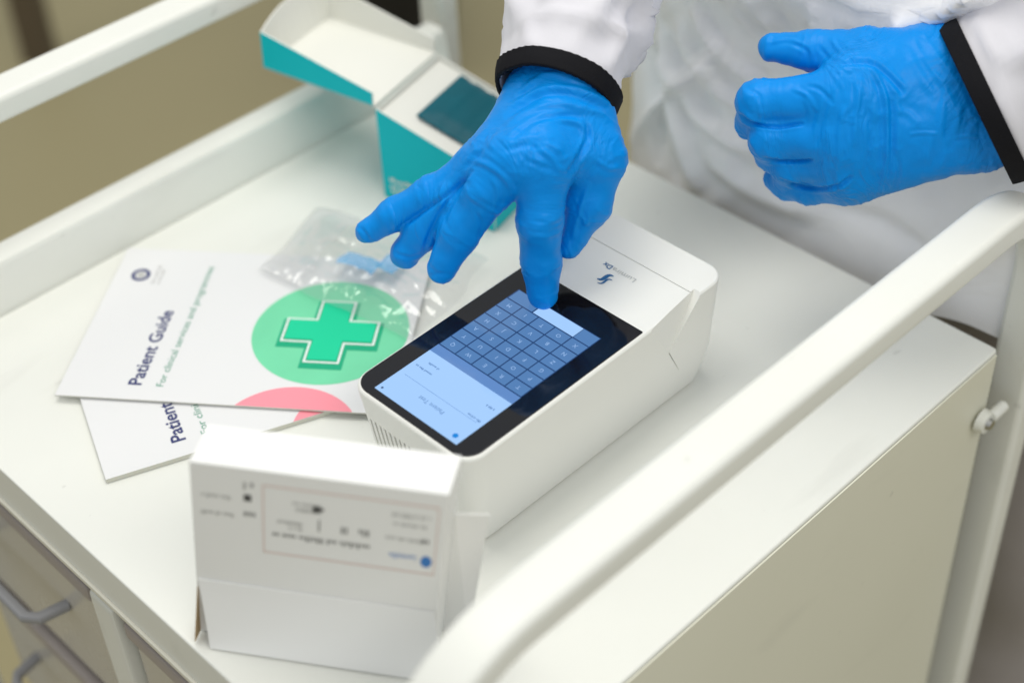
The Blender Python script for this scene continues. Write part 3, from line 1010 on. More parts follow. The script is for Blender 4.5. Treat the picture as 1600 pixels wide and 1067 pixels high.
# ------------------------------------------------------------------ teal flip-top box
def teal_box():
    A = Vector((0.1915, 0.3010, 0)); B = Vector((0.2160, 0.2085, 0))
    ex = (B - A).normalized(); Wd = (B - A).length
    bk = Vector((-ex.y, ex.x, 0))
    if bk.x < 0: bk = -bk
    Dp, HB, HF, t = 0.084, 0.0775, 0.046, 0.0012
    root = thing('flip_top_box', 'teal cardboard flip-top box standing open behind the gloved hand', 'box', A)
    fr = frame((0, 0, 0), ex, (0, 0, 1)) @ Matrix.Rotation(0, 4, 'X')   # x along near face, y up, z to viewer
    def P(x, d, z): return fr @ Vector((x, z, -d))
    def panel(name, quad, thick_dir, m_out, m_in, parent):
        """quad of (x,d,z); inner face offset by thick_dir"""
        Vo = [P(*q) for q in quad]
        Vi = [P(q[0] + thick_dir[0], q[1] + thick_dir[1], q[2] + thick_dir[2]) for q in quad]
        n = len(quad)
        F = [tuple(range(n)), tuple(range(n, 2 * n))[::-1]] + [(i, n + i, n + (i + 1) % n, (i + 1) % n) for i in range(n)]
        bm = bmesh.new()
        vs = [bm.verts.new(v) for v in Vo + Vi]
        for i, f in enumerate(F):
            fc = bm.faces.new([vs[j] for j in f]); fc.material_index = 0 if i == 0 else 1
        bmesh.ops.recalc_face_normals(bm, faces=bm.faces)
        o = bm_obj(name, bm, m_out, parent)
        o.data.materials.append(m_in)
        return o
    near = panel('near_side', [(0, 0, 0.0006), (Wd, 0, 0.0006), (Wd, 0, HF), (0, 0, HB)], (0, t, 0), M['teal'], M['card_white'], root)
    panel('far_side', [(0, Dp, 0.0006), (0, Dp, HB), (Wd, Dp, HF), (Wd, Dp, 0.0006)], (0, -t, 0), M['teal'], M['card_white'], root)
    panel('hinge_side', [(0, t, 0.0006), (0, t, HB), (0, Dp - t, HB), (0, Dp - t, 0.0006)], (t, 0, 0), M['teal'], M['card_white'], root)
    panel('front_side', [(Wd, t, 0.0006), (Wd, Dp - t, 0.0006), (Wd, Dp - t, HF), (Wd, t, HF)], (-t, 0, 0), M['teal'], M['card_white'], root)
    panel('bottom', [(t, t, 0.0006), (Wd - t, t, 0.0006), (Wd - t, Dp - t, 0.0006), (t, Dp - t, 0.0006)], (0, 0, t), M['teal'], M['card_white'], root)
    # white inner tray sloping with the cut
    zt = lambda x, o_: HB - (HB - HF) * x / Wd - o_
    panel('inner_tray', [(t * 1.2, t * 1.2, zt(0, 0.004)), (Wd - t * 1.2, t * 1.2, zt(Wd, 0.001)), (Wd - t * 1.2, Dp - t * 1.2, zt(Wd, 0.001)), (t * 1.2, Dp - t * 1.2, zt(0, 0.004))], (0, 0, -t), M['card_white'], M['card_white'], root)
    # lettering low on the near side
    lf = fr @ Matrix.Translation((0.006, 0.0165, 0.0003))
    print_lines('box_lettering', [(0, 0.0, 0.030), (0, -0.0055, 0.024), (0, 0.0, 0.030), (0.001, -0.0100, 0.020)], lf, M['white_ink'], root, 0.0036)
    # lid turned over on its hinge, pointing away from the body
    ang = math.radians(3.5)
    ca, sa = math.cos(ang), math.sin(ang)
    LL = 0.098
    def Q(s, d, h): return (-0.0012 - s * ca + h * sa, d, HB + 0.0008 + s * sa + h * ca)   # s from hinge, h above lid panel
    def lpanel(name, quad, off, m_out=M['teal'], m_in=M['card_white'], parent=None):
        q2 = [Q(*p) for p in quad]
        a = np.array(Q(*quad[0])); b = np.array(Q(*(np.array(quad[0]) + np.array(off))))
        return panel(name, q2, tuple(b - a), m_out, m_in, parent)
    lid = lpanel('lid', [(0, 0, 0), (LL, 0, 0), (LL, Dp, 0), (0, Dp, 0)], (0, 0, t), parent=root)
    h0, h1 = 0.012, 0.031
    lpanel('lid_side', [(0.001, 0, 0), (LL, 0, 0), (LL, 0, h1), (0.001, 0, h0)], (0, t, 0), parent=lid)
    lpanel('lid_side', [(0.001, Dp, 0), (0.001, Dp, h0), (LL, Dp, h1), (LL, Dp, 0)], (0, -t, 0), parent=lid)
    # curved end wall of the lid
    n = 10
    V, F = [], []
    for i in range(n + 1):
        d = t + (Dp - 2 * t) * i / n
        bow = 0.006 * math.sin(math.pi * i / n)
        for h, o_ in ((0.0, 0.0), (h1, bow), (h1, bow - t), (0.0, -t)):
            V.append(P(*Q(LL + o_, d, h + (0.004 * math.sin(math.pi * i / n) if h else 0))))
    for i in range(n):
        for j in range(4):
            F.append((4 * i + j, 4 * i + (j + 1) % 4, 4 * i + 4 + (j + 1) % 4, 4 * i + 4 + j))
    F += [(0, 3, 2, 1), (4 * n, 4 * n + 1, 4 * n + 2, 4 * n + 3)]
    o = mesh_obj('lid_end', V, F, M['card_white'], lid)
    bm = bmesh.new(); bm.from_mesh(o.data); bmesh.ops.recalc_face_normals(bm, faces=bm.faces); bm.to_mesh(o.data); bm.free()
    lpanel('lid_tuck', [(0.012, 0.003, 0.006), (LL - 0.006, 0.003, 0.006), (LL - 0.012, 0.012, 0.006), (0.02, 0.010, 0.006)], (0, 0, 0.0005), M['card_white'], M['card_white'], lid)
    # dark teal wrapped pad lying in the tray: a thing of its own
    pk = []
    x0_, x1_, d0_, d1_ = 0.024, 0.091, 0.016, 0.077
    b_ = bmesh.new()
    n = 14
    gt = [[b_.verts.new(A + P(x0_ + (x1_ - x0_) * i / n, d0_ + (d1_ - d0_) * j / n, zt(x0_ + (x1_ - x0_) * i / n, 0.002) + 0.007 * min(1, 4 * min(i, n - i, j, n - j) / n + 0.35) + 0.0007 * math.sin(i * 2.3))) for j in range(n + 1)] for i in range(n + 1)]
    gb = [[b_.verts.new(A + P(x0_ + (x1_ - x0_) * i / n, d0_ + (d1_ - d0_) * j / n, zt(x0_ + (x1_ - x0_) * i / n, 0.0005))) for j in range(n + 1)] for i in range(n + 1)]
    for i in range(n):
        for j in range(n):
            b_.faces.new((gt[i][j], gt[i][j + 1], gt[i + 1][j + 1], gt[i + 1][j])); b_.faces.new((gb[i][j], gb[i + 1][j], gb[i + 1][j + 1], gb[i][j + 1]))
    for k in range(n):
        for a, c in (((k, 0), (k + 1, 0)), ((k + 1, n), (k, n)), ((0, k + 1), (0, k)), ((n, k), (n, k + 1))):
            b_.faces.new((gt[a[0]][a[1]], gt[c[0]][c[1]], gb[c[0]][c[1]], gb[a[0]][a[1]]))
    pad = bm_obj('foil_pouch', b_, M['deep_teal'])
    smooth_by_angle(pad, 50)
    tag(pad, 'dark teal foil pouch lying inside the open teal box', 'pouch')
teal_box()


# ------------------------------------------------------------------ hands: implicit surface -> one continuous mesh
def smin(a, b, k):
    h = np.clip(0.5 + 0.5 * (b - a) / k, 0, 1)
    return b * (1 - h) + a * h - k * h * (1 - h)


def cone_d(P, a, b, ra, rb):
    ab = b - a
    t = np.clip(((P - a) @ ab) / (ab @ ab), 0, 1)
    return np.linalg.norm(P - a - t[:, None] * ab, axis=1) - (ra + (rb - ra) * t), t


def surface_nets(F, org, h):
    nx, ny, nz = F.shape
    s = F < 0
    c = np.zeros((nx - 1, ny - 1, nz - 1), np.int8)
    for dx in (0, 1):
        for dy in (0, 1):
            for dz in (0, 1): c += s[dx:nx - 1 + dx, dy:ny - 1 + dy, dz:nz - 1 + dz]
    act = (c > 0) & (c < 8)
    idx = -np.ones(act.shape, np.int64)
    cells = np.argwhere(act)
    idx[act] = np.arange(len(cells))
    acc = np.zeros((len(cells), 3)); cnt = np.zeros(len(cells))
    corners = [(0, 0, 0), (1, 0, 0), (0, 1, 0), (1, 1, 0), (0, 0, 1), (1, 0, 1), (0, 1, 1), (1, 1, 1)]
    for i, j in ((0, 1), (2, 3), (4, 5), (6, 7), (0, 2), (1, 3), (4, 6), (5, 7), (0, 4), (1, 5), (2, 6), (3, 7)):
        a, b = np.array(corners[i]), np.array(corners[j])
        fa = F[tuple((cells + a).T)]; fb = F[tuple((cells + b).T)]
        m = (fa < 0) != (fb < 0)
        t = np.where(m, fa / np.where(m, fa - fb, 1), 0)
        acc += np.where(m[:, None], a + t[:, None] * (b - a), 0)
        cnt += m
    V = org + h * (cells + acc / cnt[:, None])
    faces = []
    for ax in range(3):
        o1, o2 = [(1, 2), (2, 0), (0, 1)][ax]
        sl0 = [slice(None)] * 3; sl1 = [slice(None)] * 3
        sl0[ax] = slice(0, -1); sl1[ax] = slice(1, None)
        ch = s[tuple(sl0)] != s[tuple(sl1)]
        e = np.argwhere(ch)
        ok = (e[:, o1] > 0) & (e[:, o2] > 0) & (e[:, o1] < F.shape[o1] - 1) & (e[:, o2] < F.shape[o2] - 1)
        e = e[ok]
        d1 = np.zeros(3, int); d1[o1] = 1
        d2 = np.zeros(3, int); d2[o2] = 1
        q = np.stack([idx[tuple((e - d1 - d2).T)], idx[tuple((e - d2).T)], idx[tuple(e.T)], idx[tuple((e - d1).T)]], 1)
        fl = s[tuple(e.T)]
        q[~fl] = q[~fl][:, ::-1]
        faces.append(q)
    return V, np.concatenate(faces)


def normals_of(V, F):
    n = np.cross(V[F[:, 2]] - V[F[:, 0]], V[F[:, 3]] - V[F[:, 1]])
    N = np.zeros_like(V)
    for k in range(4): np.add.at(N, F[:, k], n)
    return N / (np.linalg.norm(N, axis=1)[:, None] + 1e-12)


def lap_smooth(V, F, it, lam=0.5):
    nv = len(V)
    E = np.concatenate([F[:, [0, 1]], F[:, [1, 2]], F[:, [2, 3]], F[:, [3, 0]]])
    deg = np.bincount(E[:, 0], minlength=nv) + np.bincount(E[:, 1], minlength=nv)
    for _ in range(it):
        acc = np.zeros_like(V)
        for k in range(3):
            acc[:, k] = np.bincount(E[:, 0], V[E[:, 1], k], nv) + np.bincount(E[:, 1], V[E[:, 0], k], nv)
        V = V + lam * (acc / deg[:, None] - V)
    return V


def seg_dist2d(P, a, b):
    ab = b - a
    t = np.clip(((P - a) @ ab) / (ab @ ab + 1e-9), 0, 1)
    return np.linalg.norm(P - a - t[:, None] * ab, axis=1)


def crease_disp(V, N, folds, gain):
    """displacement of single creases and ridges drawn over the visible side"""
    disp = np.zeros(len(V))
    px = to_px(V)
    view = (CAM - V) / np.linalg.norm(CAM - V, axis=1)[:, None]
    front = np.clip((N * view).sum(1) * 3, 0, 1)
    for poly, wpx, amp in folds:
        amp = amp * gain
        poly = np.array(poly, float)
        # resample as a smooth curve
        tq = np.linspace(0, len(poly) - 1, 8 * len(poly))
        i0 = np.clip(tq.astype(int), 0, len(poly) - 2); fr_ = tq - i0
        cp = []
        for i, f_ in zip(i0, fr_):
            p0, p1, p2, p3 = poly[max(i - 1, 0)], poly[i], poly[i + 1], poly[min(i + 2, len(poly) - 1)]
            cp.append(0.5 * (2 * p1 + (p2 - p0) * f_ + (2 * p0 - 5 * p1 + 4 * p2 - p3) * f_ ** 2 + (3 * p1 - p0 - 3 * p2 + p3) * f_ ** 3))
        cp = np.array(cp)
        sel = np.where((px[:, 0] > cp[:, 0].min() - 5 * wpx) & (px[:, 0] < cp[:, 0].max() + 5 * wpx) & (px[:, 1] > cp[:, 1].min() - 5 * wpx) & (px[:, 1] < cp[:, 1].max() + 5 * wpx) & (front > 0))[0]
        if not len(sel): continue
        d_ = np.full(len(sel), 1e9); tpar = np.zeros(len(sel))
        for i in range(len(cp) - 1):
            q = seg_dist2d(px[sel], cp[i], cp[i + 1])
            m = q < d_
            d_[m] = q[m]; tpar[m] = i / (len(cp) - 1)
        taper = np.clip(np.minimum(tpar, 1 - tpar) * 6, 0.0, 1)
        prof_ = np.exp(-(d_ / wpx) ** 2) - (0.45 if amp > -0.0024 else 0.0) * np.exp(-((d_ - 2.0 * wpx) / wpx) ** 2)
        disp[sel] += amp * prof_ * front[sel] * (0.35 + 0.65 * taper)
    return disp


def glove(parent, palm, fingers, h, folds, seed, joints_wrinkle, cuff_axis, kf=0.0011):
    """palm / fingers: lists of (a, b, ra, rb) in metres"""
    allp = palm + [s_ for f in fingers for s_ in f]
    pts = np.array([p for s_ in allp for p in (s_[0], s_[1])])
    lo, hi = pts.min(0) - 0.045, pts.max(0) + 0.045
    dims = np.ceil((hi - lo) / h).astype(int) + 1
    g = np.stack(np.meshgrid(*[lo[i] + h * np.arange(dims[i]) for i in range(3)], indexing='ij'), -1).reshape(-1, 3)
    def field(q):
        fp = None
        for s_ in palm:
            d_, _ = cone_d(q, *s_)
            fp = d_ if fp is None else smin(fp, d_, 0.015)
        tot = None
        for f in fingers:
            ff = None
            for s_ in f:
                d_, _ = cone_d(q, *s_)
                ff = d_ if ff is None else smin(ff, d_, 0.005)
            ff = smin(fp, ff, 0.014)
            tot = ff if tot is None else smin(tot, ff, kf)
        return tot
    st = 6                                                # coarse pass, then only the cells near the skin
    cd = (dims + st - 1) // st + 1
    gc = np.stack(np.meshgrid(*[lo[i] + h * st * np.arange(cd[i]) for i in range(3)], indexing='ij'), -1).reshape(-1, 3)
    fc = field(gc).reshape(cd)
    ii = [np.minimum((np.arange(dims[i]) + st // 2) // st, cd[i] - 1) for i in range(3)]
    tot = fc[np.ix_(*ii)].ravel().copy()
    near_ = np.abs(tot) < h * st * 1.3
    tot[near_] = field(g[near_])
    V, F = surface_nets(tot.reshape(dims), lo, h)
    V = lap_smooth(V, F, 4)
    N = normals_of(V, F)
    # loose-film wrinkles: across the bones, strongest near joints and at the wrist
    disp = np.zeros(len(V))
    best = np.full(len(V), 1e9); along = np.zeros(len(V)); bone = np.zeros((len(V), 3)); ji = np.zeros(len(V))
    bsum = np.zeros((len(V), 3)); wsum = np.zeros(len(V))
    for s_ in allp:
        d_, t = cone_d(V, *s_)
        ax = (s_[1] - s_[0]) / np.linalg.norm(s_[1] - s_[0])
        wgt = np.exp(-np.clip(d_, -0.02, 0.2) / 0.0035)
        bsum += (wgt * (V @ ax))[:, None] * ax; wsum += wgt
        m = d_ < best
        best[m] = d_[m]
        ax = (s_[1] - s_[0]) / np.linalg.norm(s_[1] - s_[0])
        bone[m] = ax
        along[m] = (V[m] @ ax)
        ji[m] = np.exp(-((np.minimum(t[m], 1 - t[m])) / 0.22) ** 2)
    P_ = V * 60 + 150 * bsum / wsum[:, None]
    wr = fbm(P_, seed, 2)
    ridg = (1 - np.abs(wr)) ** 2 - 0.55
    disp += joints_wrinkle * ridg * (0.12 + 0.5 * ji)
    disp += 0.0007 * fbm(V * 75, seed + 3, 2)
    # gathered rings towards the cuff
    c0, cdir, clen = cuff_axis
    tt = (V - c0) @ cdir
    k = np.clip(tt / clen, 0, 1)
    ringn = vnoise(np.c_[tt * 105 + 1.3 * vnoise(V * 32, seed + 5), V[:, :2] * 14], seed + 7)
    disp += k * 0.0016 * ((1 - np.abs(ringn)) ** 2 - 0.5)
    disp += crease_disp(V, N, folds, 0.48)
    V = V + N * disp[:, None]
    V = lap_smooth(V, F, 1, 0.35)
    o = mesh_obj('glove', V, F, M['glove'], parent, True)
    ca_ = o.data.attributes.new('crease_co', 'FLOAT_VECTOR', 'POINT')
    cm_ = o.data.attributes.new('crease_amt', 'FLOAT', 'POINT')
    cm_.data.foreach_set('value', np.clip((0.16 + 0.45 * ji + 0.5 * k) * (0.6 + 1.3 * vnoise(V * 38, seed + 11)), 0.0, 1.0).astype(np.float32))
    ca_ = o.data.attributes['crease_co']
    ca_.data.foreach_set('vector', (V * 70 + 170 * bsum / wsum[:, None]).astype(np.float32).ravel())
    return o


def tube(name, path, radii, m, parent, seg=48, steps=None, fold=None, open_end=True, wall=0.002, squash=None):
    """cloth sleeve: loft round a smooth path; fold(u, theta, P) -> radial displacement"""
    path = np.array(path, float); radii = np.array(radii, float)
    n = len(path)
    steps = steps or 60
    ts = np.linspace(0, n - 1, steps)
    C_, R_ = [], []
    for tq in ts:
        i = min(int(tq), n - 2); f_ = tq - i
        p0, p1, p2, p3 = path[max(i - 1, 0)], path[i], path[i + 1], path[min(i + 2, n - 1)]
        C_.append(0.5 * (2 * p1 + (p2 - p0) * f_ + (2 * p0 - 5 * p1 + 4 * p2 - p3) * f_ ** 2 + (3 * p1 - p0 - 3 * p2 + p3) * f_ ** 3))
        R_.append(radii[i] * (1 - f_) + radii[i + 1] * f_)
    C_ = np.array(C_); R_ = np.array(R_)
    up = np.array([0, 0, 1.0])
    V = []
    for i in range(steps):
        t = C_[min(i + 1, steps - 1)] - C_[max(i - 1, 0)]
        t /= np.linalg.norm(t)
        a = np.cross(t, up); a /= np.linalg.norm(a)
        b = np.cross(a, t)
        for j in range(seg):
            th = 2 * math.pi * j / seg
            sq = squash or (1, 1)
            V.append(np.concatenate([C_[i], a * math.cos(th) * sq[0] + b * math.sin(th) * sq[1], [R_[i], i / (steps - 1), th]]))
    V = np.array(V)
    Cc, dr, R1, uu, th = V[:, :3], V[:, 3:6], V[:, 6], V[:, 7], V[:, 8]
    P0 = Cc + dr * R1[:, None]
    dsp = fold(uu, th, P0) if fold else 0
    Pout = Cc + dr * (R1 + dsp)[:, None]
    F = [(i * seg + j, i * seg + (j + 1) % seg, (i + 1) * seg + (j + 1) % seg, (i + 1) * seg + j) for i in range(steps - 1) for j in range(seg)]
    VV = list(Pout)
    if open_end:                                          # turn the hem inwards for thickness
        k = 8
        base = len(VV)
        for i in range(k):
            for j in range(seg):
                q = i * seg + j
                VV.append(Pout[q] - dr[q] * wall)
        for j in range(seg):
            F.append((j, base + j, base + (j + 1) % seg, (j + 1) % seg))
        F += [(base + i * seg + j, base + (i + 1) * seg + j, base + (i + 1) * seg + (j + 1) % seg, base + i * seg + (j + 1) % seg) for i in range(k - 1) for j in range(seg)]
    o = mesh_obj(name, VV, F, m, parent, True)
    bm = bmesh.new(); bm.from_mesh(o.data); bmesh.ops.recalc_face_normals(bm, faces=bm.faces); bm.to_mesh(o.data); bm.free()
    return o


person = thing('person', 'person in white coat, white apron and blue gloves pressing the touchscreen', 'person', (0.62, 0.06, FLOOR_Z))
PO = Vector((-0.62, -0.06, -FLOOR_Z))


def ppart(o, par=None):
    o.parent = par or person
    if par is None: o.location = PO
    return o


# --- right hand (pressing the screen), joints measured as photo position and distance
wr = at(868, 150, .955)
I = [at(848, 244, .922), at(844, 346, .931), at(845, 410, .947), at(848, 459, .9565)]
Mi = [at(806, 248, .922), at(760, 302, .930), at(717, 362, .944), at(690, 420, .954)]
Ri = [at(775, 250, .935), at(709, 308, .948), at(662, 360, .962), at(633, 397, .971)]
Pi = [at(750, 256, .945), at(672, 304, .955), at(614, 336, .964), at(573, 362, .972)]
Th = [at(898, 196, .950), at(936, 246, .946), at(917, 318, .952), at(888, 386, .957)]
arm_dir = np.array([0.803, 0.383, 0.453]); arm_dir /= np.linalg.norm(arm_dir)
line = (Pi[0] - I[0]) / np.linalg.norm(Pi[0] - I[0])
wa, wb = wr - line * 0.008, wr + line * 0.010
palm = [(wa, I[0], .0170, .0142), (wa, Mi[0], .0168, .0142), (wb, Ri[0], .0165, .0132), (wb, Pi[0], .0140, .0108),
        (wa + arm_dir * 0.06, wa, .0195, .0180), (wb + arm_dir * 0.06, wb, .0195, .0175),
        (wa, Th[0], .0160, .0160), (Th[0], (Th[1] * .6 + I[0] * .4), .0185, .013)]
fingers = [
    [(I[0], I[1], .0144, .0134), (I[1], I[2], .0134, .0116), (I[2], I[3], .0116, .0092)],
    [(Mi[0], Mi[1], .0142, .0134), (Mi[1], Mi[2], .0134, .0120), (Mi[2], Mi[3], .0120, .0092)],
    [(Ri[0], Ri[1], .0128, .0118), (Ri[1], Ri[2], .0118, .0112), (Ri[2], Ri[3], .0112, .0090)],
    [(Pi[0], Pi[1], .0108, .0100), (Pi[1], Pi[2], .0100, .0094), (Pi[2], Pi[3], .0094, .0074)],
    [(Th[0], Th[1], .0180, .0165), (Th[1], Th[2], .0165, .0148), (Th[2], Th[3], .0148, .0072)],
]
folds_r = [
    ([(792, 196), (830, 172), (880, 163), (940, 178)], 4, .0020), ([(795, 168), (845, 140), (900, 138), (950, 160)], 4, .0020),
    ([(800, 215), (840, 188), (890, 180), (920, 186)], 4, -.0020), ([(793, 182), (835, 155), (885, 148), (945, 168)], 4, -.0022),
    ([(805, 150), (850, 118), (905, 118), (948, 146)], 4, .0018), ([(870, 186), (900, 192), (914, 204), (912, 225)], 3.5, .0018),
    ([(916, 192), (917, 216), (905, 246), (888, 272)], 4, -.0030), ([(842, 232), (862, 246), (872, 262), (872, 276)], 3.5, .0014),
    ([(850, 222), (872, 234), (884, 250)], 3, .0012), ([(820, 250), (850, 262), (872, 270)], 3.5, -.0012),
    ([(735, 250), (760, 258), (790, 280), (800, 300)], 4, .0016), ([(728, 262), (740, 248), (752, 236)], 3.5, -.0018),
    ([(690, 318), (684, 345), (672, 372)], 3, .0012), ([(720, 300), (706, 330), (700, 352)], 3, .0010),
    ([(742, 330), (752, 352), (748, 372)], 3, -.0012), ([(618, 395), (640, 402), (655, 398)], 2.5, -.0012),
    ([(556, 352), (568, 362), (574, 372)], 2.5, -.0010), ([(668, 432), (690, 428), (705, 430)], 2.5, -.0008),
    ([(930, 250), (950, 262), (965, 262)], 3.5, .0014), ([(905, 330), (915, 350), (920, 340)], 3, .0012), ([(920, 290), (905, 330), (895, 370)], 3.5, .0014),
    ([(624, 356), (660, 331), (700, 302), (736, 268)], 3.2, -.0050), ([(661, 396), (674, 362), (691, 326), (722, 284)], 3.2, -.0050),
    ([(820, 345), (845, 352), (868, 346)], 3, .0009), ([(822, 358), (846, 364), (868, 358)], 3, -.0009),
    ([(800, 225), (830, 214), (860, 216)], 4, .0012), ([(790, 236), (820, 228), (846, 232)], 4, -.0012), ([(770, 280), (778, 300), (772, 330)], 3.5, .0012),
]
g1 = glove(None, palm, fingers, 0.0011, folds_r, 21, 0.0011, (wr - arm_dir * 0.035, arm_dir, 0.05))
ppart(g1)

# --- left hand resting at the waist
wl = at(1535, 160, .988)
I = [at(1326, 150, .960), at(1184, 160, .968), at(1179, 190, .986), at(1206, 204, 1.004)]
Mi = [at(1318, 206, .962), at(1200, 218, .970), at(1206, 240, .988), at(1230, 246, 1.004)]
Ri = [at(1318, 250, .972), at(1232, 258, .980), at(1234, 276, .996), at(1258, 280, 1.008)]
Pi = [at(1326, 280, .984), at(1262, 293, .996), at(1232, 288, 1.004), at(1212, 280, 1.010)]
Th = [at(1450, 100, .985), at(1352, 80, .978), at(1268, 80, .985), at(1208, 74, .990)]
arm_l = np.array([0.67, -0.63, 0.51])
arm_l /= np.linalg.norm(arm_l)
wa, wb = at(1520, 108, .988), at(1538, 214, .990)
palm = [(wa, I[0], 0.0196, 0.0159), (at(1525, 150, .985), Mi[0], 0.0206, 0.0154), (at(1530, 185, .985), Ri[0], 0.0206, 0.0150), (wb, Pi[0], 0.0150, 0.0131),
        (wa + arm_l * .06, wa, 0.0187, 0.0196), (wb + arm_l * .06, wb, 0.0178, 0.0150), (wa, Th[0], 0.0187, 0.0164), (Th[0], I[0] * .6 + Th[1] * .4, 0.0178, 0.0150)]
fingers = [
    [(I[0], I[1], 0.0145, 0.0127), (I[1], I[2], 0.0127, 0.0112), (I[2], I[3], 0.0112, 0.0098)],
    [(Mi[0], Mi[1], 0.0131, 0.0114), (Mi[1], Mi[2], 0.0114, 0.0105), (Mi[2], Mi[3], 0.0105, 0.0094)],
    [(Ri[0], Ri[1], 0.0118, 0.0101), (Ri[1], Ri[2], 0.0101, 0.0095), (Ri[2], Ri[3], 0.0095, 0.0088)],
    [(Pi[0], Pi[1], 0.0122, 0.0101), (Pi[1], Pi[2], 0.0101, 0.0092), (Pi[2], Pi[3], 0.0092, 0.0080)],
    [(Th[0], Th[1], 0.0164, 0.0133), (Th[1], Th[2], 0.0133, 0.0114), (Th[2], Th[3], 0.0114, 0.0092)],
]
folds_l = [
    ([(1300, 104), (1345, 98), (1375, 108), (1400, 132), (1410, 145)], 4, -.0030),
    ([(1362, 110), (1380, 140), (1386, 190), (1385, 250), (1376, 300)], 3.5, .0030), ([(1394, 150), (1397, 200), (1394, 260)], 4, -.0018),
    ([(1345, 130), (1338, 180), (1334, 225)], 4, .0014), ([(1318, 170), (1312, 220), (1310, 275)], 4, .0014),
    ([(1296, 150), (1284, 190), (1276, 225)], 3.5, -.0016), ([(1258, 150), (1266, 176), (1262, 190)], 4, .0014), ([(1354, 165), (1362, 215), (1350, 280)], 5, -.0012),
    ([(1402, 172), (1420, 178), (1432, 190)], 5, .0012), ([(1422, 210), (1445, 208), (1464, 209)], 2.2, .0012), ([(1490, 216), (1508, 213), (1528, 214)], 2.2, .0012),
    ([(1476, 150), (1470, 200), (1476, 240), (1462, 268)], 5, .0012), ([(1504, 160), (1494, 196), (1482, 222)], 5, .0010), ([(1455, 215), (1450, 250), (1446, 275)], 5, .0012),
    ([(1400, 240), (1404, 270), (1398, 298)], 4, -.0020), ([(1154, 180), (1178, 194), (1212, 199), (1252, 194)], 2.6, -.0046), ([(1196, 248), (1232, 252), (1268, 250)], 2.6, -.0046),
    ([(1220, 282), (1262, 294), (1305, 292), (1330, 278)], 2.6, -.0046), ([(1240, 70), (1260, 80), (1262, 100)], 3, -.0014), ([(1200, 68), (1225, 62), (1250, 66)], 3, .0012),
    ([(1300, 62), (1312, 80), (1336, 92)], 3, .0014), ([(1280, 74), (1295, 92), (1310, 98)], 3, -.0012), ([(1420, 80), (1440, 120), (1460, 150)], 6, .0010), ([(1450, 120), (1480, 125), (1510, 120)], 6, .0008),
    ([(1170, 140), (1186, 150), (1190, 170)], 3, -.0012), ([(1240, 140), (1262, 150), (1275, 172)], 3, .0014), ([(1260, 136), (1280, 140), (1300, 160)], 3, -.0012),
]
g2 = glove(None, palm, fingers, 0.0011, folds_l, 51, 0.0013, (wl - arm_l * 0.05, arm_l, 0.06), 0.0035)
ppart(g2)


# --- sleeves
def sleeve_fold(seed, amp):
    def f(u, th, P):
        q = np.c_[np.cos(th) * 1.3, np.sin(th) * 1.3, u * 9]
        r = (1 - np.abs(vnoise(q + 0.8 * vnoise(P * 11, seed + 4)[:, None], seed))) ** 2
        r2 = (1 - np.abs(vnoise(q * 2.1 + 9, seed + 2))) ** 2
        return amp * (r - 0.35 + 0.3 * (r2 - 0.4)) * np.clip(u * 5 - 0.15, 0.03, 1)
    return f


def arm(hand_c, d, elbow, shoulder, r0, seed, tilt_cuff):
    a = hand_c + d * 0.012
    path = [a, a + d * 0.05, a * .5 + elbow * .5, elbow, elbow * .5 + shoulder * .5, shoulder]
    sl = ppart(tube('sleeve', path, [r0, r0 * 1.06, r0 * 1.34, r0 * 1.6, r0 * 1.75, r0 * 1.9], M['coat'], None, 64, 90, sleeve_fold(seed, 0.014)))
    cu = tube('cuff', [a - d * 0.0025, a + d * 0.0030, a + d * 0.0090], [r0 + .0010, r0 + .0024, r0 + .0030], M['black_cloth'], None, 96, 12, lambda u, th, P: 0.0009 * vnoise(P * 60, seed + 3) + 0.0004 * np.sin(th * 46), True, 0.0026)
    cu.parent = sl
    return sl


elb = wr + arm_dir * 0.25; sho = np.array([0.51, 0.245, 0.50])
d_r = arm_dir
arm(wr - d_r * 0.012, d_r, elb, sho, 0.0360, 3, 0)
d_l = arm_l; elb2 = wl + d_l * 0.24; sho2 = np.array([0.53, -0.225, 0.51])
arm(wl - d_l * 0.014, d_l, elb2, sho2, 0.0500, 8, 0)

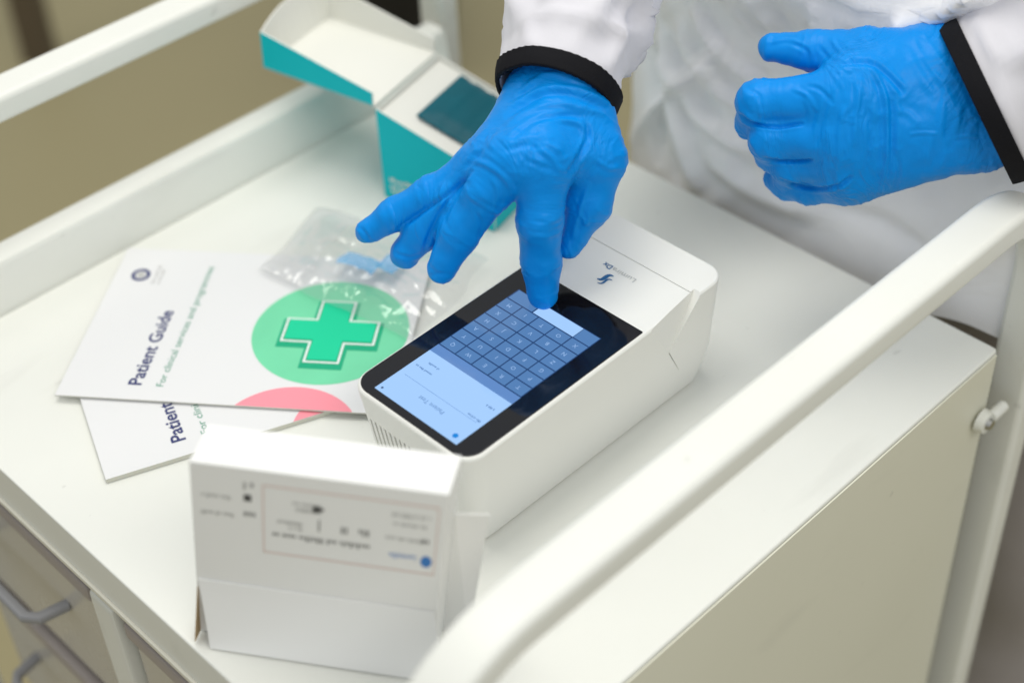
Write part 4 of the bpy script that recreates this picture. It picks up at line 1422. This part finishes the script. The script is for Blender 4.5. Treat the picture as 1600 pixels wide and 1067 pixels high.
# --- torso in coat and apron: lofted, with hanging folds and a blouse above the tie
def torso():
    zs = np.linspace(-0.045, 0.56, 210)
    seg = 420
    V = []
    for z in zs:
        k = (z + 0.045) / 0.605
        cx = 0.540 - 0.0 * max(0, (z - 0.2) / 0.36)
        cy = 0.008
        rx, ry = 0.160 + 0.012 * (1 - k), 0.262 + 0.020 * (1 - k)
        bl = 1 / (1 + math.exp(-(z - 0.160) / 0.010))     # gown pushed out above the tie
        rx += 0.028 * bl * math.exp(-((z - 0.205) / 0.09) ** 2)
        ry += 0.016 * bl * math.exp(-((z - 0.205) / 0.09) ** 2)
        if z > 0.48: s_ = math.sqrt(max(0.02, 1 - ((z - 0.48) / 0.085) ** 2)); rx *= 0.55 + 0.45 * s_; ry *= 0.35 + 0.65 * s_
        for j in range(seg):
            th = 2 * math.pi * j / seg
            c, s = math.cos(th), math.sin(th)
            e = 0.60
            y_ = cy + ry * math.copysign(abs(s) ** e, s)
            q_ = min(1, max(0, (0.03 - y_) / 0.13)); hem = -0.045 + 0.034 * q_ * q_ * (3 - 2 * q_)   # hem hitched up on one side
            V.append((cx + rx * math.copysign(abs(c) ** e, c), y_, hem + (z + 0.045) * (0.56 - hem) / 0.605, c, s, z))
    V = np.array(V)
    P, nrm = V[:, :3].copy(), np.c_[V[:, 3], V[:, 4], np.zeros(len(V))]
    warp = vnoise(P * 7, 4)[:, None] * 0.9
    # long folds falling from the upper left, softer towards the hem
    q = np.c_[(P[:, 1] * 16 + P[:, 2] * 11), P[:, 2] * 2.2, P[:, 1] * 2]
    f1 = (1 - np.abs(vnoise(q + warp, 31))) ** 2 - 0.45
    q2 = np.c_[(P[:, 1] * 34 - P[:, 2] * 16), P[:, 2] * 6, P[:, 0] * 3]
    f2 = (1 - np.abs(vnoise(q2 + warp, 37))) ** 2 - 0.45
    f1 = np.where(f1 > 0, f1 * 1.3, f1 * 0.7)
    up_ = np.clip((P[:, 2] + 0.03) / 0.12, 0.35, 1)
    P += nrm * (0.017 * f1 * up_ + 0.006 * f2 * up_)[:, None]
    Nn = np.c_[V[:, 3] / 0.17, V[:, 4] / 0.24, np.zeros(len(V))]
    Nn /= np.linalg.norm(Nn, axis=1)[:, None]
    folds = [([(1062, 40), (1095, 110), (1150, 165)], 9, .0075), ([(1085, 20), (1130, 90), (1190, 130)], 8, .0070), ([(1045, 100), (1090, 180), (1165, 235)], 10, .0070),
             ([(1035, 60), (1050, 170), (1085, 290)], 10, .0060), ([(1015, 60), (1022, 150), (1030, 250)], 9, -.0060), ([(1240, 318), (1237, 350), (1240, 400)], 4, .0035),
             ([(1270, 0), (1278, 25), (1274, 48)], 7, .0060), ([(1345, 0), (1325, 22), (1318, 44)], 8, .0060), ([(1455, 0), (1420, 24), (1400, 48)], 9, .0070), ([(1170, 0), (1190, 25), (1215, 45)], 8, .0060),
             ([(1110, 250), (1180, 300), (1260, 330)], 12, .0050), ([(1300, 320), (1380, 350), (1440, 390)], 12, -.0050)]
    P += Nn * crease_disp(P, Nn, folds, 1.0)[:, None]
    n = len(zs)
    F = [(i * seg + j, i * seg + (j + 1) % seg, (i + 1) * seg + (j + 1) % seg, (i + 1) * seg + j) for i in range(n - 1) for j in range(seg)]
    F.append(tuple(range((n - 1) * seg, n * seg)))
    return ppart(mesh_obj('apron', P, F, M['apron'], None, True))
torso()

# --- trousers and shoes below the hem
def leg(y, seed):
    def f(u, th, P): return 0.010 * vnoise(P * np.array([9, 9, 5]), seed)
    return tube('trouser_leg', [(0.64, y, FLOOR_Z + 0.035), (0.635, y, FLOOR_Z + 0.30), (0.615, y * 0.97 + .002, -0.35), (0.60, 0.045 + (y - 0.045) * 0.85, -0.02)], [0.065, 0.07, 0.088, 0.100], M['trouser'], None, 40, 60, f, True, 0.003)


ppart(leg(0.150, 3)); ppart(leg(-0.055, 9))


def shoe(y):
    bm = bmesh.new()
    prof_ = [(0.075, 0.034, 0.060), (0.03, 0.040, 0.085), (-0.04, 0.042, 0.070), (-0.10, 0.046, 0.052), (-0.15, 0.044, 0.042), (-0.185, 0.030, 0.028), (-0.197, 0.008, 0.016)]
    rg = []
    for dx, hw, hh in prof_:
        r_ = []
        for k in range(16):
            a = 2 * math.pi * k / 16
            zz = hh * (0.5 + 0.5 * math.sin(a))
            r_.append(bm.verts.new((0.625 + dx, y + hw * math.cos(a), FLOOR_Z + 0.001 + zz)))
        rg.append(r_)
    for p, q in zip(rg, rg[1:]):
        for i in range(16): bm.faces.new((p[i], p[(i + 1) % 16], q[(i + 1) % 16], q[i]))
    bm.faces.new(rg[0]); bm.faces.new(rg[-1][::-1])
    return ppart(bm_obj('shoe', bm, M['shoe'], None, True))


shoe(0.150); shoe(-0.055)

# ------------------------------------------------------------------ dark things far behind
def bin_():
    bm = bmesh.new()
    c = Vector((1.26, 1.60, FLOOR_Z))
    rg = []
    for r, z in ((0.11, 0.001), (0.115, 0.02), (0.14, 0.33), (0.147, 0.335), (0.147, 0.35), (0.136, 0.35), (0.132, 0.33), (0.108, 0.02)):
        rg.append([bm.verts.new(c + Vector((r * math.cos(2 * math.pi * k / 32), r * math.sin(2 * math.pi * k / 32), z))) for k in range(32)])
    for p, q in zip(rg, rg[1:]):
        for i in range(32): bm.faces.new((p[i], p[(i + 1) % 32], q[(i + 1) % 32], q[i]))
    bm.faces.new(rg[0][::-1]); bm.faces.new(rg[-1])
    o = bm_obj('waste_bin', bm, M['bin'])
    smooth_by_angle(o, 40)
    tag(o, 'black blurred bin on the floor behind the teal box', 'bin')
bin_()
